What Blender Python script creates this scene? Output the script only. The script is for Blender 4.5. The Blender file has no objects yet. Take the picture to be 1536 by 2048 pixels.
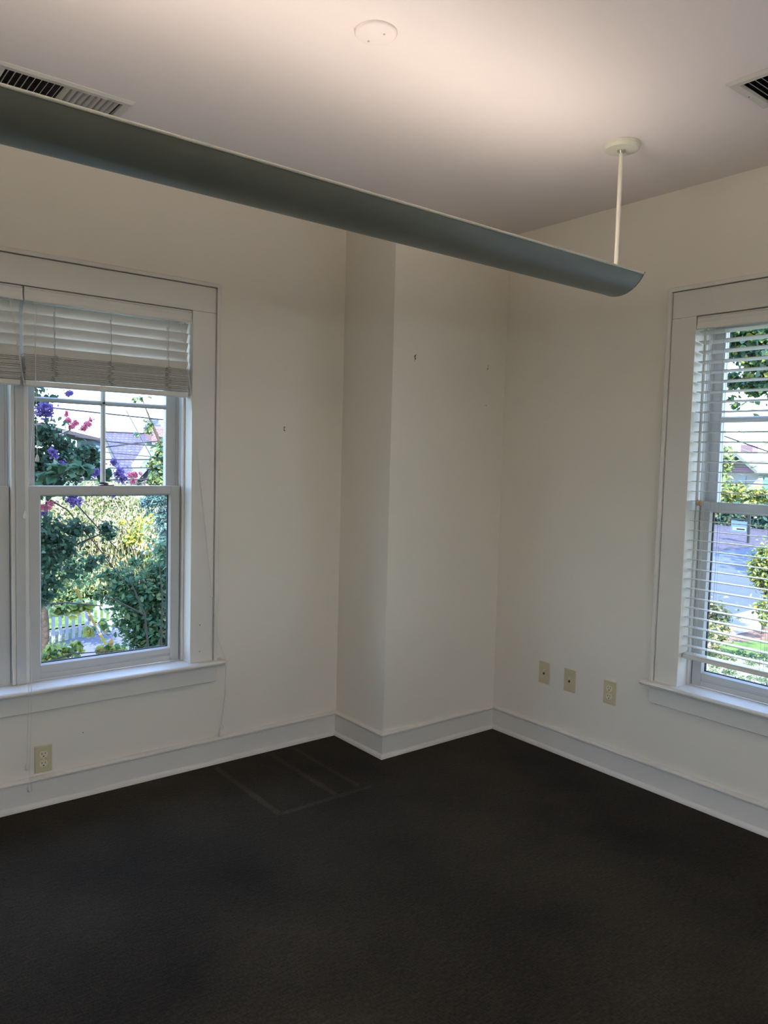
import bpy, math, random
import numpy as np
from mathutils import Vector, Matrix

random.seed(7)
rng = np.random.default_rng(7)
SC = bpy.context.scene
COL = SC.collection

# ------------------------------------------------------------------ camera
CAM = Vector((-3.1191, -3.3091, 1.4739)); FPX = 1547.74
YAW, PITCH, ROLL = 0.6723, 0.0699, 0.0262
_f = Vector((math.sin(YAW)*math.cos(PITCH), math.cos(YAW)*math.cos(PITCH), -math.sin(PITCH)))
_r = Vector((math.cos(YAW), -math.sin(YAW), 0)); _u = _r.cross(_f)
R_ = _r*math.cos(ROLL) + _u*math.sin(ROLL); U_ = -_r*math.sin(ROLL) + _u*math.cos(ROLL); F_ = _f
cam = bpy.data.cameras.new('camera'); camo = bpy.data.objects.new('camera', cam); COL.objects.link(camo)
camo.matrix_world = Matrix(((R_.x, U_.x, -F_.x, CAM.x), (R_.y, U_.y, -F_.y, CAM.y), (R_.z, U_.z, -F_.z, CAM.z), (0, 0, 0, 1)))
cam.sensor_fit = 'VERTICAL'; cam.sensor_height = 36; cam.lens = FPX/2048*36
cam.clip_start = 0.02; cam.clip_end = 600
SC.camera = camo

# ------------------------------------------------------------------ view, sky, sun
SC.view_settings.view_transform = 'Standard'; SC.view_settings.look = 'None'
SC.view_settings.gamma = 1; SC.view_settings.use_curve_mapping = False
SC.view_settings.exposure = 0.35
W = bpy.data.worlds.new('sky'); SC.world = W; W.use_nodes = True
nt = W.node_tree; nt.nodes.clear()
out = nt.nodes.new('ShaderNodeOutputWorld'); bg = nt.nodes.new('ShaderNodeBackground')
tc = nt.nodes.new('ShaderNodeTexCoord'); sx = nt.nodes.new('ShaderNodeSeparateXYZ'); rp = nt.nodes.new('ShaderNodeValToRGB')
nt.links.new(tc.outputs['Generated'], sx.inputs[0]); nt.links.new(sx.outputs['Z'], rp.inputs[0])
rp.color_ramp.elements[0].position = 0.0; rp.color_ramp.elements[0].color = (0.80, 0.95, 1.0, 1)
rp.color_ramp.elements[1].position = 0.75; rp.color_ramp.elements[1].color = (0.30, 0.50, 1.0, 1)
e = rp.color_ramp.elements.new(0.16); e.color = (0.62, 0.78, 1.0, 1)
nt.links.new(rp.outputs[0], bg.inputs[0]); nt.links.new(bg.outputs[0], out.inputs[0])
bg.inputs[1].default_value = 5.2
sun = bpy.data.lights.new('sun', 'SUN'); sun.energy = 16.0; sun.angle = math.radians(0.6); sun.color = (1.0, 0.93, 0.80)
suno = bpy.data.objects.new('sun', sun); COL.objects.link(suno)
suno.rotation_euler = Vector((0.38, 0.66, -0.66)).to_track_quat('-Z', 'Y').to_euler()
LAMP = 9.8; LAMP_FILL = 30.0  # second value drives the added pendant behind the camera

# ------------------------------------------------------------------ pixel to world
def ray(px, py):
    return F_ + R_*((px-768)/FPX) - U_*((py-1024)/FPX)
def at(px, py, axis, val):
    d = ray(px, py); t = (val - CAM[axis])/d[axis]
    return CAM + d*t
def aty(px, py, Y): return at(px, py, 1, Y)
def atx(px, py, X): return at(px, py, 0, X)
G = -3.3
def atg(px, py, z=G): return at(px, py, 2, z)

# ------------------------------------------------------------------ materials
def new_mat(name):
    m = bpy.data.materials.new(name); m.use_nodes = True
    n = m.node_tree; b = n.nodes['Principled BSDF']; return m, n, b
def mat(name, col, rough=0.6, metal=0.0, var=0.0, vscale=8.0, bump=0.0, bscale=200.0, spec=0.5, dist=0.001):
    m, n, b = new_mat(name)
    b.inputs['Base Color'].default_value = (*col, 1); b.inputs['Roughness'].default_value = rough
    b.inputs['Metallic'].default_value = metal; b.inputs['Specular IOR Level'].default_value = spec
    t = n.nodes.new('ShaderNodeTexCoord')
    if var:
        z = n.nodes.new('ShaderNodeTexNoise'); z.inputs['Scale'].default_value = vscale; z.inputs['Detail'].default_value = 4
        n.links.new(t.outputs['Object'], z.inputs['Vector'])
        r = n.nodes.new('ShaderNodeValToRGB')
        r.color_ramp.elements[0].position = .3; r.color_ramp.elements[1].position = .7
        r.color_ramp.elements[0].color = (*[c*(1-var) for c in col], 1); r.color_ramp.elements[1].color = (*[min(1, c*(1+var)) for c in col], 1)
        n.links.new(z.outputs['Fac'], r.inputs[0]); n.links.new(r.outputs[0], b.inputs['Base Color'])
    if bump:
        z = n.nodes.new('ShaderNodeTexNoise'); z.inputs['Scale'].default_value = bscale; z.inputs['Detail'].default_value = 3
        n.links.new(t.outputs['Object'], z.inputs['Vector'])
        bp = n.nodes.new('ShaderNodeBump'); bp.inputs['Strength'].default_value = bump; bp.inputs['Distance'].default_value = dist
        n.links.new(z.outputs['Fac'], bp.inputs['Height']); n.links.new(bp.outputs[0], b.inputs['Normal'])
    return m
M = {}
M['wall'] = mat('wall_paint', (.79, .74, .64), .55, var=.015, vscale=1.5, bump=.15, bscale=350, spec=.3)
M['ceil'] = mat('ceiling_paint', (.87, .79, .775), .8, bump=.12, bscale=300, spec=.2)
M['trim'] = mat('trim_paint', (.735, .70, .635), .38, var=.012, vscale=3, bump=.06, bscale=120)
M['sash'] = mat('sash_paint_shaded', (.54, .535, .515), .4, var=.015, vscale=6)  # darker than the trim: recess shade is put into this colour
M['liner'] = mat('vinyl_liner', (.55, .55, .53), .4)
M['gap'] = mat('dark_gap', (.03, .03, .035), .8)
M['slat'] = mat('blind_slat', (.74, .71, .65), .38, var=.02, vscale=5)
M['vinyl'] = mat('cord_white', (.74, .72, .66), .6); M['cord'] = mat('ladder_string_shaded', (.42, .41, .38), .8)  # ladder string darkened, its shadowed tone put into the colour
M['wood'] = mat('tassel_wood', (.52, .38, .24), .5, var=.15, vscale=60)
M['plate'] = mat('ivory_plate', (.60, .53, .33), .35, var=.01, vscale=20)
M['tanplate'] = mat('tan_plate', (.58, .48, .32), .35, var=.01, vscale=20)
M['ivory'] = mat('ivory_receptacle', (.72, .67, .50), .35)
M['black'] = mat('dark_slot', (.012, .012, .012), .6)
M['screw'] = mat('screw_metal', (.5, .48, .42), .35, metal=.8)
M['cap'] = mat('canopy_paint', (.70, .68, .58), .4)
M['rod'] = mat('rod_paint', (.80, .76, .66), .4)
M['trough'] = mat('trough_paint', (.185, .190, .158), .36, var=.02, vscale=4, spec=.5)
M['tin'] = mat('trough_inside', (.75, .75, .72), .5)
M['bronze'] = mat('sash_lock_bronze', (.10, .06, .04), .4, metal=.5)
M['vent'] = mat('vent_enamel', (.62, .60, .56), .4)
M['ventdark'] = mat('vent_interior', (.045, .045, .05), .7)
M['spackle'] = mat('torn_paint', (.07, .06, .045), .9)
M['anchor'] = mat('white_anchor', (.85, .84, .80), .5)
def emit(name, col, s):
    m = bpy.data.materials.new(name); m.use_nodes = True; n = m.node_tree; n.nodes.clear()
    o = n.nodes.new('ShaderNodeOutputMaterial'); e = n.nodes.new('ShaderNodeEmission')
    e.inputs[0].default_value = (*col, 1); e.inputs[1].default_value = s; n.links.new(e.outputs[0], o.inputs[0]); return m
M['tube'] = emit('fluorescent_tube', (1.0, .87, .755), LAMP); M['tubefill'] = emit('added_fill_tube', (1.0, .87, .755), LAMP_FILL)
def glass():
    m = bpy.data.materials.new('window_glass'); m.use_nodes = True; n = m.node_tree; n.nodes.clear()
    o = n.nodes.new('ShaderNodeOutputMaterial'); t = n.nodes.new('ShaderNodeBsdfTransparent'); g = n.nodes.new('ShaderNodeBsdfGlossy')
    t.inputs[0].default_value = (.96, .98, .975, 1); g.inputs['Roughness'].default_value = .02
    f = n.nodes.new('ShaderNodeFresnel'); f.inputs[0].default_value = 1.45; x = n.nodes.new('ShaderNodeMixShader')
    ge = n.nodes.new('ShaderNodeNewGeometry'); mm = n.nodes.new('ShaderNodeMath'); mm.operation = 'SUBTRACT'; mm.inputs[0].default_value = 1; mm.use_clamp = True
    n.links.new(ge.outputs['Backfacing'], mm.inputs[1]); m2 = n.nodes.new('ShaderNodeMath'); m2.operation = 'MULTIPLY'; n.links.new(mm.outputs[0], m2.inputs[0]); n.links.new(f.outputs[0], m2.inputs[1])
    n.links.new(m2.outputs[0], x.inputs[0]); n.links.new(t.outputs[0], x.inputs[1]); n.links.new(g.outputs[0], x.inputs[2]); n.links.new(x.outputs[0], o.inputs[0])
    return m
M['glass'] = glass()
def leaf_mat(name, col, tr=.45, rough=.45):
    m, n, b = new_mat(name)
    b.inputs['Base Color'].default_value = (*col, 1); b.inputs['Roughness'].default_value = rough; b.inputs['Specular IOR Level'].default_value = .35
    o = n.nodes['Material Output']; t = n.nodes.new('ShaderNodeBsdfTranslucent'); t.inputs[0].default_value = (*[min(1, c*1.15) for c in col], 1)
    x = n.nodes.new('ShaderNodeMixShader'); x.inputs[0].default_value = tr
    n.links.new(b.outputs[0], x.inputs[1]); n.links.new(t.outputs[0], x.inputs[2]); n.links.new(x.outputs[0], o.inputs[0]); return m
LM = {
 'dk': [leaf_mat('leaf_dark_a', (.030, .080, .058)), leaf_mat('leaf_dark_b', (.055, .125, .078)), leaf_mat('leaf_dark_c', (.12, .20, .12))],
 'vib': [leaf_mat('leaf_mid_a', (.055, .135, .075)), leaf_mat('leaf_mid_b', (.11, .20, .10)), leaf_mat('leaf_mid_c', (.22, .28, .13))],
 'wil': [leaf_mat('leaf_pale_a', (0.322, 0.335, 0.149)), leaf_mat('leaf_pale_b', (0.459, 0.422, 0.285)), leaf_mat('leaf_pale_c', (0.124, 0.198, 0.074)), leaf_mat('leaf_pale_d', (0.521, 0.484, 0.422))],
 'yel': [leaf_mat('leaf_yellow_a', (0.422, 0.384, 0.062)), leaf_mat('leaf_yellow_b', (0.310, 0.347, 0.087)), leaf_mat('leaf_yellow_c', (0.174, 0.248, 0.074))],
 'con': [leaf_mat('needle_a', (.05, .11, .11)), leaf_mat('needle_b', (.10, .19, .20)), leaf_mat('needle_c', (.20, .30, .32))],
 'lime': [leaf_mat('leaf_lime_a', (0.161, 0.223, 0.081)), leaf_mat('leaf_lime_b', (0.273, 0.298, 0.136)), leaf_mat('leaf_lime_c', (0.068, 0.130, 0.056))],
 'aut': [leaf_mat('leaf_autumn_a', (0.285, 0.236, 0.136)), leaf_mat('leaf_autumn_b', (0.174, 0.186, 0.093)), leaf_mat('leaf_autumn_c', (0.322, 0.273, 0.198))],
 'map': [leaf_mat('leaf_maple_a', (0.031, 0.087, 0.046)), leaf_mat('leaf_maple_b', (0.074, 0.149, 0.062)), leaf_mat('leaf_maple_c', (0.285, 0.310, 0.074)), leaf_mat('leaf_maple_d', (0.043, 0.105, 0.081))],
 'pur': [leaf_mat('petal_purple_a', (0.152, 0.095, 0.323)), leaf_mat('petal_purple_b', (0.247, 0.171, 0.437))],
 'pin': [leaf_mat('petal_pink_a', (0.665, 0.133, 0.266)), leaf_mat('petal_pink_b', (0.760, 0.342, 0.437))],
 'ylf': [leaf_mat('leaf_turning_a', (.36, .40, .11)), leaf_mat('leaf_turning_b', (.22, .31, .09)), leaf_mat('leaf_turning_c', (.46, .30, .12))],
 'ppk': [leaf_mat('petal_pale_pink_a', (0.684, 0.437, 0.494)), leaf_mat('petal_pale_pink_b', (0.703, 0.570, 0.532))],
}
M['bark'] = mat('bark', (.034, .024, .020), .9, var=.4, vscale=12, bump=.8, bscale=25, dist=.02)
M['twig'] = mat('twig', (.050, .038, .030), .8)
M['wire'] = mat('wire_black', (0.013, 0.013, 0.020), .6)
M['wiregrey'] = mat('wire_grey', (0.165, 0.185, 0.198), .5)
M['picket'] = mat('picket_paint', (0.218, 0.237, 0.264), .6, var=.04, vscale=3)
M['grass'] = mat('lawn_grass', (0.066, 0.126, 0.020), .9, var=.45, vscale=3.5, bump=.8, bscale=30, dist=.03)
M['yard'] = mat('yard_ground', (0.066, 0.079, 0.040), .95, var=.5, vscale=2.0, bump=.6, bscale=20, dist=.03)
M['mulch'] = mat('mulch', (0.159, 0.092, 0.066), .95, var=.45, vscale=6, bump=.8, bscale=30, dist=.03)
M['palemulch'] = mat('pale_chips', (0.204, 0.192, 0.152), .95, var=.30, vscale=7, bump=.8, bscale=30, dist=.03)
M['road'] = mat('asphalt', (0.050, 0.066, 0.105), .85, var=.12, vscale=2.5, bump=.3, bscale=60, dist=.01)
M['drive'] = mat('driveway', (0.079, 0.086, 0.119), .85, var=.12, vscale=3, bump=.3, bscale=60, dist=.01)
M['conc'] = mat('concrete_walk', (0.218, 0.204, 0.181), .8, var=.08, vscale=3)
M['litter'] = mat('leaf_litter', (0.043, 0.037, 0.062), .95, var=.6, vscale=5, bump=.8, bscale=20, dist=.03)
M['siding'] = mat('white_siding', (0.264, 0.264, 0.251), .7)
M['yellow'] = mat('yellow_guard', (0.264, 0.192, 0.017), .5)
M['fascia'] = mat('blue_fascia', (0.119, 0.204, 0.225), .6)
M['bluewall'] = mat('blue_clapboard', (0.072, 0.119, 0.181), .7)
M['dark_shadewall'] = mat('dark_edge_and_shaded_siding', (0.033, 0.029, 0.046), .8, var=.2, vscale=4)  # gable wall shadow put into this dark colour, also on roof edges
M['metalroof'] = mat('chimney_cap', (0.059, 0.086, 0.139), .5)
M['signblue'] = mat('sign_blue', (0.099, 0.172, 0.258), .5)
M['signwhite'] = mat('sign_white', (0.237, 0.264, 0.277), .5)
M['signdark'] = mat('sign_post', (0.013, 0.017, 0.023), .6)
M['ext'] = mat('exterior_wall', (0.363, 0.330, 0.277), .8)
def brick(name, c1, c2, mortar, scale, bw=.5, rh=.25, msize=.02, rough=.85):
    m, n, b = new_mat(name); t = n.nodes.new('ShaderNodeTexCoord'); k = n.nodes.new('ShaderNodeTexBrick')
    k.inputs['Color1'].default_value = (*c1, 1); k.inputs['Color2'].default_value = (*c2, 1); k.inputs['Mortar'].default_value = (*mortar, 1)
    k.inputs['Scale'].default_value = scale; k.inputs['Brick Width'].default_value = bw; k.inputs['Row Height'].default_value = rh; k.inputs['Mortar Size'].default_value = msize
    mp = n.nodes.new('ShaderNodeMapping'); mp.inputs['Rotation'].default_value = (math.pi/2, 0, 0)
    n.links.new(t.outputs['Object'], mp.inputs[0]); n.links.new(mp.outputs[0], k.inputs['Vector']); n.links.new(k.outputs['Color'], b.inputs['Base Color'])
    b.inputs['Roughness'].default_value = rough; return m
M['shingle'] = brick('roof_shingles', (0.053, 0.053, 0.094), (0.086, 0.079, 0.131), (0.026, 0.026, 0.056), 1.0, .22, .13, .015)
M['shinglesunlit'] = brick('sunlit_shingles', (0.172, 0.199, 0.183), (0.194, 0.211, 0.194), (0.139, 0.161, 0.152), 1.0, .35, .20, .015)  # sunlight on the cross gable slope put into a paler colour
M['brick'] = brick('brick', (0.123, 0.058, 0.080), (0.174, 0.095, 0.123), (0.218, 0.200, 0.218), 1.0, .25, .08, .012)
M['pinkwall'] = brick('pink_shingle_panel', (0.225, 0.109, 0.189), (0.283, 0.174, 0.247), (0.309, 0.247, 0.290), 1.0, .30, .22, .04)

def carpet():
    m, n, b = new_mat('carpet'); N = n.nodes; L = n.links
    b.inputs['Roughness'].default_value = .95; b.inputs['Specular IOR Level'].default_value = .12
    b.inputs['Sheen Weight'].default_value = .03; b.inputs['Sheen Roughness'].default_value = .5; b.inputs['Sheen Tint'].default_value = (.8, .85, 1, 1)
    t = N.new('ShaderNodeTexCoord')
    def noise(sc, det, mp=None):
        z = N.new('ShaderNodeTexNoise'); z.inputs['Scale'].default_value = sc; z.inputs['Detail'].default_value = det
        if mp:
            q = N.new('ShaderNodeMapping'); q.inputs['Scale'].default_value = mp; L.new(t.outputs['Object'], q.inputs[0]); L.new(q.outputs[0], z.inputs['Vector'])
        else: L.new(t.outputs['Object'], z.inputs['Vector'])
        return z.outputs['Fac']
    big = noise(1.3, 5); fine = noise(170, 2, (1, .45, 1)); rib = noise(90, 2, (.35, 1.6, 1))
    r = N.new('ShaderNodeValToRGB'); r.color_ramp.elements[0].position = .30; r.color_ramp.elements[1].position = .72
    r.color_ramp.elements[0].color = (.0135, .0100, .0062, 1); r.color_ramp.elements[1].color = (.047, .037, .0225, 1)
    L.new(big, r.inputs[0])
    def math_(op, a, bb=None, c=None):
        x = N.new('ShaderNodeMath'); x.operation = op
        for i, s in enumerate((a, bb, c)):
            if s is None: continue
            if isinstance(s, (int, float)): x.inputs[i].default_value = s
            else: L.new(s, x.inputs[i])
        return x.outputs[0]
    f = math_('MULTIPLY_ADD', fine, 1.5, .25); f = math_('MULTIPLY', f, math_('MULTIPLY_ADD', rib, .9, .55))
    # furniture marks pressed into the pile: axis-aligned bands of lighter, brushed fibre
    s = N.new('ShaderNodeSeparateXYZ'); L.new(t.outputs['Object'], s.inputs[0]); X, Y = s.outputs['X'], s.outputs['Y']
    def band(c, x0, wdt, lo, hi, o):
        d = math_('ABSOLUTE', math_('SUBTRACT', c, x0)); a = N.new('ShaderNodeMapRange'); a.interpolation_type = 'SMOOTHSTEP'
        a.inputs[1].default_value = wdt; a.inputs[2].default_value = wdt*.3; a.inputs[3].default_value = 0; a.inputs[4].default_value = 1; L.new(d, a.inputs[0])
        d2 = math_('ABSOLUTE', math_('SUBTRACT', o, (lo+hi)/2)); e = N.new('ShaderNodeMapRange'); e.interpolation_type = 'SMOOTHSTEP'
        e.inputs[1].default_value = (hi-lo)/2+.02; e.inputs[2].default_value = (hi-lo)/2-.03; e.inputs[3].default_value = 0; e.inputs[4].default_value = 1; L.new(d2, e.inputs[0])
        return math_('MULTIPLY', a.outputs[0], e.outputs[0])
    tot = None
    for args in ((X, -1.505, .022, -.65, -.05, Y), (X, -1.21, .022, -.64, -.05, Y), (X, -1.075, .018, -.62, -.06, Y), (Y, -.645, .020, -1.50, -1.02, X)):
        k = band(*args); tot = k if tot is None else math_('MAXIMUM', tot, k)
    tot = math_('MULTIPLY', tot, math_('MULTIPLY_ADD', big, .9, .35))
    f = math_('MULTIPLY', f, math_('MULTIPLY_ADD', tot, 1.0, 1.0))
    mx = N.new('ShaderNodeVectorMath'); mx.operation = 'SCALE'; L.new(r.outputs[0], mx.inputs[0]); L.new(f, mx.inputs['Scale'])
    L.new(mx.outputs[0], b.inputs['Base Color'])
    bp = N.new('ShaderNodeBump'); bp.inputs['Strength'].default_value = .8; bp.inputs['Distance'].default_value = .003
    L.new(math_('ADD', fine, rib), bp.inputs['Height']); L.new(bp.outputs[0], b.inputs['Normal'])
    return m
M['carpet'] = carpet()

# ------------------------------------------------------------------ mesh helpers
class MB:
    def __init__(s): s.v = []; s.f = []; s.m = []; s.sm = []
    def add(s, vs, fs, mi=0, smooth=False):
        b = len(s.v); s.v += [tuple(v) for v in vs]
        for f in fs: s.f.append(tuple(i+b for i in f)); s.m.append(mi); s.sm.append(smooth)
        return s
    def box(s, x0, x1, y0, y1, z0, z1, mi=0):
        vs = [(x, y, z) for x in (x0, x1) for y in (y0, y1) for z in (z0, z1)]
        return s.add(vs, [(0, 1, 3, 2), (4, 6, 7, 5), (0, 4, 5, 1), (2, 3, 7, 6), (0, 2, 6, 4), (1, 5, 7, 3)], mi)
    def bbox(s, x0, x1, y0, y1, z0, z1, c=.002, mi=0):
        # box with chamfered edges
        bx = []
        P = lambda x, y, z: (x, y, z)
        vs = []; X = (x0, x1); Y = (y0, y1); Z = (z0, z1)
        idx = {}
        for i in (0, 1):
            for j in (0, 1):
                for k in (0, 1):
                    sx = 1 if i == 0 else -1; sy = 1 if j == 0 else -1; sz = 1 if k == 0 else -1
                    idx[i, j, k, 'x'] = len(vs); vs.append((X[i], Y[j]+sy*c, Z[k]+sz*c))
                    idx[i, j, k, 'y'] = len(vs); vs.append((X[i]+sx*c, Y[j], Z[k]+sz*c))
                    idx[i, j, k, 'z'] = len(vs); vs.append((X[i]+sx*c, Y[j]+sy*c, Z[k]))
        fs = []
        for i in (0, 1): fs.append([idx[i, 0, 0, 'x'], idx[i, 1, 0, 'x'], idx[i, 1, 1, 'x'], idx[i, 0, 1, 'x']])
        for j in (0, 1): fs.append([idx[0, j, 0, 'y'], idx[1, j, 0, 'y'], idx[1, j, 1, 'y'], idx[0, j, 1, 'y']])
        for k in (0, 1): fs.append([idx[0, 0, k, 'z'], idx[1, 0, k, 'z'], idx[1, 1, k, 'z'], idx[0, 1, k, 'z']])
        for i in (0, 1):
            for j in (0, 1): fs.append([idx[i, j, 0, 'x'], idx[i, j, 0, 'y'], idx[i, j, 1, 'y'], idx[i, j, 1, 'x']])
            for k in (0, 1): fs.append([idx[i, 0, k, 'x'], idx[i, 0, k, 'z'], idx[i, 1, k, 'z'], idx[i, 1, k, 'x']])
        for j in (0, 1):
            for k in (0, 1): fs.append([idx[0, j, k, 'y'], idx[0, j, k, 'z'], idx[1, j, k, 'z'], idx[1, j, k, 'y']])
        for i in (0, 1):
            for j in (0, 1):
                for k in (0, 1): fs.append([idx[i, j, k, 'x'], idx[i, j, k, 'y'], idx[i, j, k, 'z']])
        return s.add(vs, fs, mi)
    def prism(s, prof, A, B, close=True, mi=0, smooth=False):
        # prof: list of points at end A, and B = function/offset list giving the other end
        n = len(prof); vs = [tuple(Vector(p)+Vector(A)) for p in prof] + [tuple(Vector(p)+Vector(B)) for p in prof]
        fs = [(i, (i+1) % n, n+(i+1) % n, n+i) for i in range(n if close else n-1)]
        s.add(vs, fs, mi, smooth)
        if close: s.add(vs, [tuple(range(n)), tuple(range(2*n-1, n-1, -1))], mi)
        return s
    def loft(s, a, b, close=True, mi=0, smooth=False, caps=True):
        n = len(a); vs = list(a)+list(b)
        s.add(vs, [(i, (i+1) % n, n+(i+1) % n, n+i) for i in range(n if close else n-1)], mi, smooth)
        if caps and close: s.add(vs, [tuple(range(n)), tuple(range(2*n-1, n-1, -1))], mi)
        return s
    def tube(s, pts, r, seg=8, mi=0, caps=True):
        pts = [Vector(p) for p in pts]; n = len(pts); rr = r if isinstance(r, (list, tuple)) else [r]*n
        vs = []
        for i, p in enumerate(pts):
            d = (pts[min(i+1, n-1)]-pts[max(i-1, 0)]).normalized()
            a = Vector((0, 0, 1)) if abs(d.z) < .9 else Vector((1, 0, 0))
            e1 = d.cross(a).normalized(); e2 = d.cross(e1)
            for k in range(seg):
                t = 2*math.pi*k/seg; vs.append(p+e1*(rr[i]*math.cos(t))+e2*(rr[i]*math.sin(t)))
        fs = [(i*seg+k, i*seg+(k+1) % seg, (i+1)*seg+(k+1) % seg, (i+1)*seg+k) for i in range(n-1) for k in range(seg)]
        s.add(vs, fs, mi, True)
        if caps: s.add(vs, [tuple(range(seg)), tuple(range(n*seg-1, (n-1)*seg-1, -1))], mi)
        return s
    def lathe(s, prof, c=(0, 0, 0), seg=24, mi=0, smooth=True):
        vs = [(c[0]+r*math.cos(2*math.pi*k/seg), c[1]+r*math.sin(2*math.pi*k/seg), c[2]+z) for r, z in prof for k in range(seg)]
        fs = [(i*seg+k, i*seg+(k+1) % seg, (i+1)*seg+(k+1) % seg, (i+1)*seg+k) for i in range(len(prof)-1) for k in range(seg)]
        s.add(vs, fs, mi, smooth)
        s.add(vs, [tuple(range(seg)), tuple(range(len(prof)*seg-1, (len(prof)-1)*seg-1, -1))], mi)
        return s
    def quad(s, a, b, c, d, mi=0): return s.add([a, b, c, d], [(0, 1, 2, 3)], mi)
    def build(s, name, mats, parent=None):
        me = bpy.data.meshes.new(name); me.from_pydata([tuple(v) for v in s.v], [], s.f)
        for m in (mats if isinstance(mats, (list, tuple)) else [mats]): me.materials.append(m)
        me.polygons.foreach_set('material_index', s.m); me.polygons.foreach_set('use_smooth', s.sm); me.update()
        o = bpy.data.objects.new(name, me); COL.objects.link(o)
        if parent: o.parent = parent
        return o
def tag(o, label=None, cat=None, group=None, kind=None):
    if label: o['label'] = label
    if cat: o['category'] = cat
    if group: o['group'] = group
    if kind: o['kind'] = kind
    return o
def empty(name, loc=(0, 0, 0), rz=0):
    o = bpy.data.objects.new(name, None); COL.objects.link(o); o.location = loc; o.rotation_euler = (0, 0, rz); o.empty_display_size = .05; return o
def fixn(o):
    import bmesh
    b = bmesh.new(); b.from_mesh(o.data); bmesh.ops.recalc_face_normals(b, faces=b.faces); b.to_mesh(o.data); b.free(); return o
def copy_tree(o, parent=None):
    c = o.copy(); COL.objects.link(c); c.parent = parent
    for ch in o.children: copy_tree(ch, c)
    return c

# ------------------------------------------------------------------ room shell
H = 2.665; XW, YS = -5.4, -5.5; PW, PD = .778, .406; T = .16
OPN = (-3.041, -1.61, .47, 2.119)     # opening of the left wall window
def wall_local(x0, x1, op, z0=-.12, z1=H+.12, t=T):
    m = MB(); a, b, c, d = op
    m.box(x0, a, 0, t, z0, z1); m.box(b, x1, 0, t, z0, z1); m.box(a, b, 0, t, z0, c); m.box(a, b, 0, t, d, z1); return m
o = wall_local(XW-T, 0+T, OPN).build('wall_north', M['wall']); tag(o, kind='structure')
o = wall_local(0, -YS+T, (1.50, 2.931, .47, 2.119)).build('wall_east', M['wall']); o.rotation_euler = (0, 0, -math.pi/2); tag(o, kind='structure')
def wall_twin(name, L, starts, loc, rz):
    m = MB(); x = -T if rz > 0 and rz < 2 else 0; xs = 0.0
    for s0 in starts:
        m.box(xs, s0-.01, 0, T, -.12, H+.12); m.box(s0-.01, s0+1.421, 0, T, -.12, .47); m.box(s0-.01, s0+1.421, 0, T, 2.119, H+.12); xs = s0+1.421
    m.box(xs, L, 0, T, -.12, H+.12); o = m.build(name, M['wall']); o.location = loc; o.rotation_euler = (0, 0, rz); return tag(o, kind='structure')
wall_twin('wall_west', -YS+T, (.45,), (XW, YS-T, 0), math.pi/2)
wall_twin('wall_south', -XW, (2.1,), (0, YS, 0), math.pi)
o = MB().box(-PW, 0, -PD, 0, 0, H).build('wall_pier', M['wall']); tag(o, kind='structure')
o = MB().box(XW, 0, YS, 0, -.12, 0).build('floor', M['carpet']); tag(o, kind='structure')
VH = [(-2.5095, -2.1375, -.579, -.401), (-.721, -.543, -2.3925, -2.0205)]      # openings for the two vents
cm_ = MB(); xs_ = sorted([XW, 0]+[v for h in VH for v in h[:2]]); ys_ = sorted([YS, 0]+[v for h in VH for v in h[2:]])
cv = [(x, y, z) for x in xs_ for y in ys_ for z in (H, H+.12)]; ny_ = len(ys_); fs_ = []
for i in range(len(xs_)-1):
    for j in range(ny_-1):
        cx_, cy_ = (xs_[i]+xs_[i+1])/2, (ys_[j]+ys_[j+1])/2
        if any(a < cx_ < b and c < cy_ < d for a, b, c, d in VH): continue
        q = lambda a, b, k: ((a*ny_+b)*2+k)
        fs_ += [(q(i, j, 0), q(i, j+1, 0), q(i+1, j+1, 0), q(i+1, j, 0)), (q(i, j, 1), q(i+1, j, 1), q(i+1, j+1, 1), q(i, j+1, 1))]
cm_.add(cv, fs_); o = cm_.build('ceiling', M['ceil']); tag(o, kind='structure')

# baseboards: profile (distance from wall, z) swept with mitred corners
PB = [(0, .1265), (.010, .1262), (.0165, .1235), (.0235, .1200), (.0248, .1165), (.0235, .1135), (.0140, .1120), (.0138, .1085), (.0190, .1062), (.0190, .1035), (.0160, .1015), (.0160, 0), (0, 0)]
PS = [(.0158, .0215)] + [(.0158+.0125*math.sin(a), .0015+.020*math.cos(a)) for a in [i*math.pi/16 for i in range(1, 9)]] + [(.0283, 0), (.0158, 0)]
def base(name, p0, p1, n, m0, m1):
    # m0,m1: mitre signs: shift along wall direction per unit offset at each end
    p0 = Vector((*p0, 0)); p1 = Vector((*p1, 0)); n = Vector((*n, 0)); d = (p1-p0).normalized()
    def mk(P):
        a = [p0+n*o+Vector((0, 0, z))+d*(m0*o) for o, z in P]; b = [p1+n*o+Vector((0, 0, z))+d*(m1*o) for o, z in P]
        return MB().loft(a, b)
    o = fixn(mk(PB).build(name, M['trim'])); tag(o, kind='structure'); fixn(mk(PS).build('shoe_moulding', M['trim'], o)); return o
base('baseboard_north', (XW, 0), (-PW, 0), (0, -1), 1, -1)
base('baseboard_pier_side', (-PW, 0), (-PW, -PD), (-1, 0), 1, 1)
base('baseboard_pier_front', (-PW, -PD), (0, -PD), (0, -1), -1, -1)
base('baseboard_east', (0, -PD), (0, YS), (-1, 0), 1, -1)
base('baseboard_west', (XW, 0), (XW, YS), (1, 0), 1, -1)
base('baseboard_south', (XW, YS), (0, YS), (0, 1), 1, -1)

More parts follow.
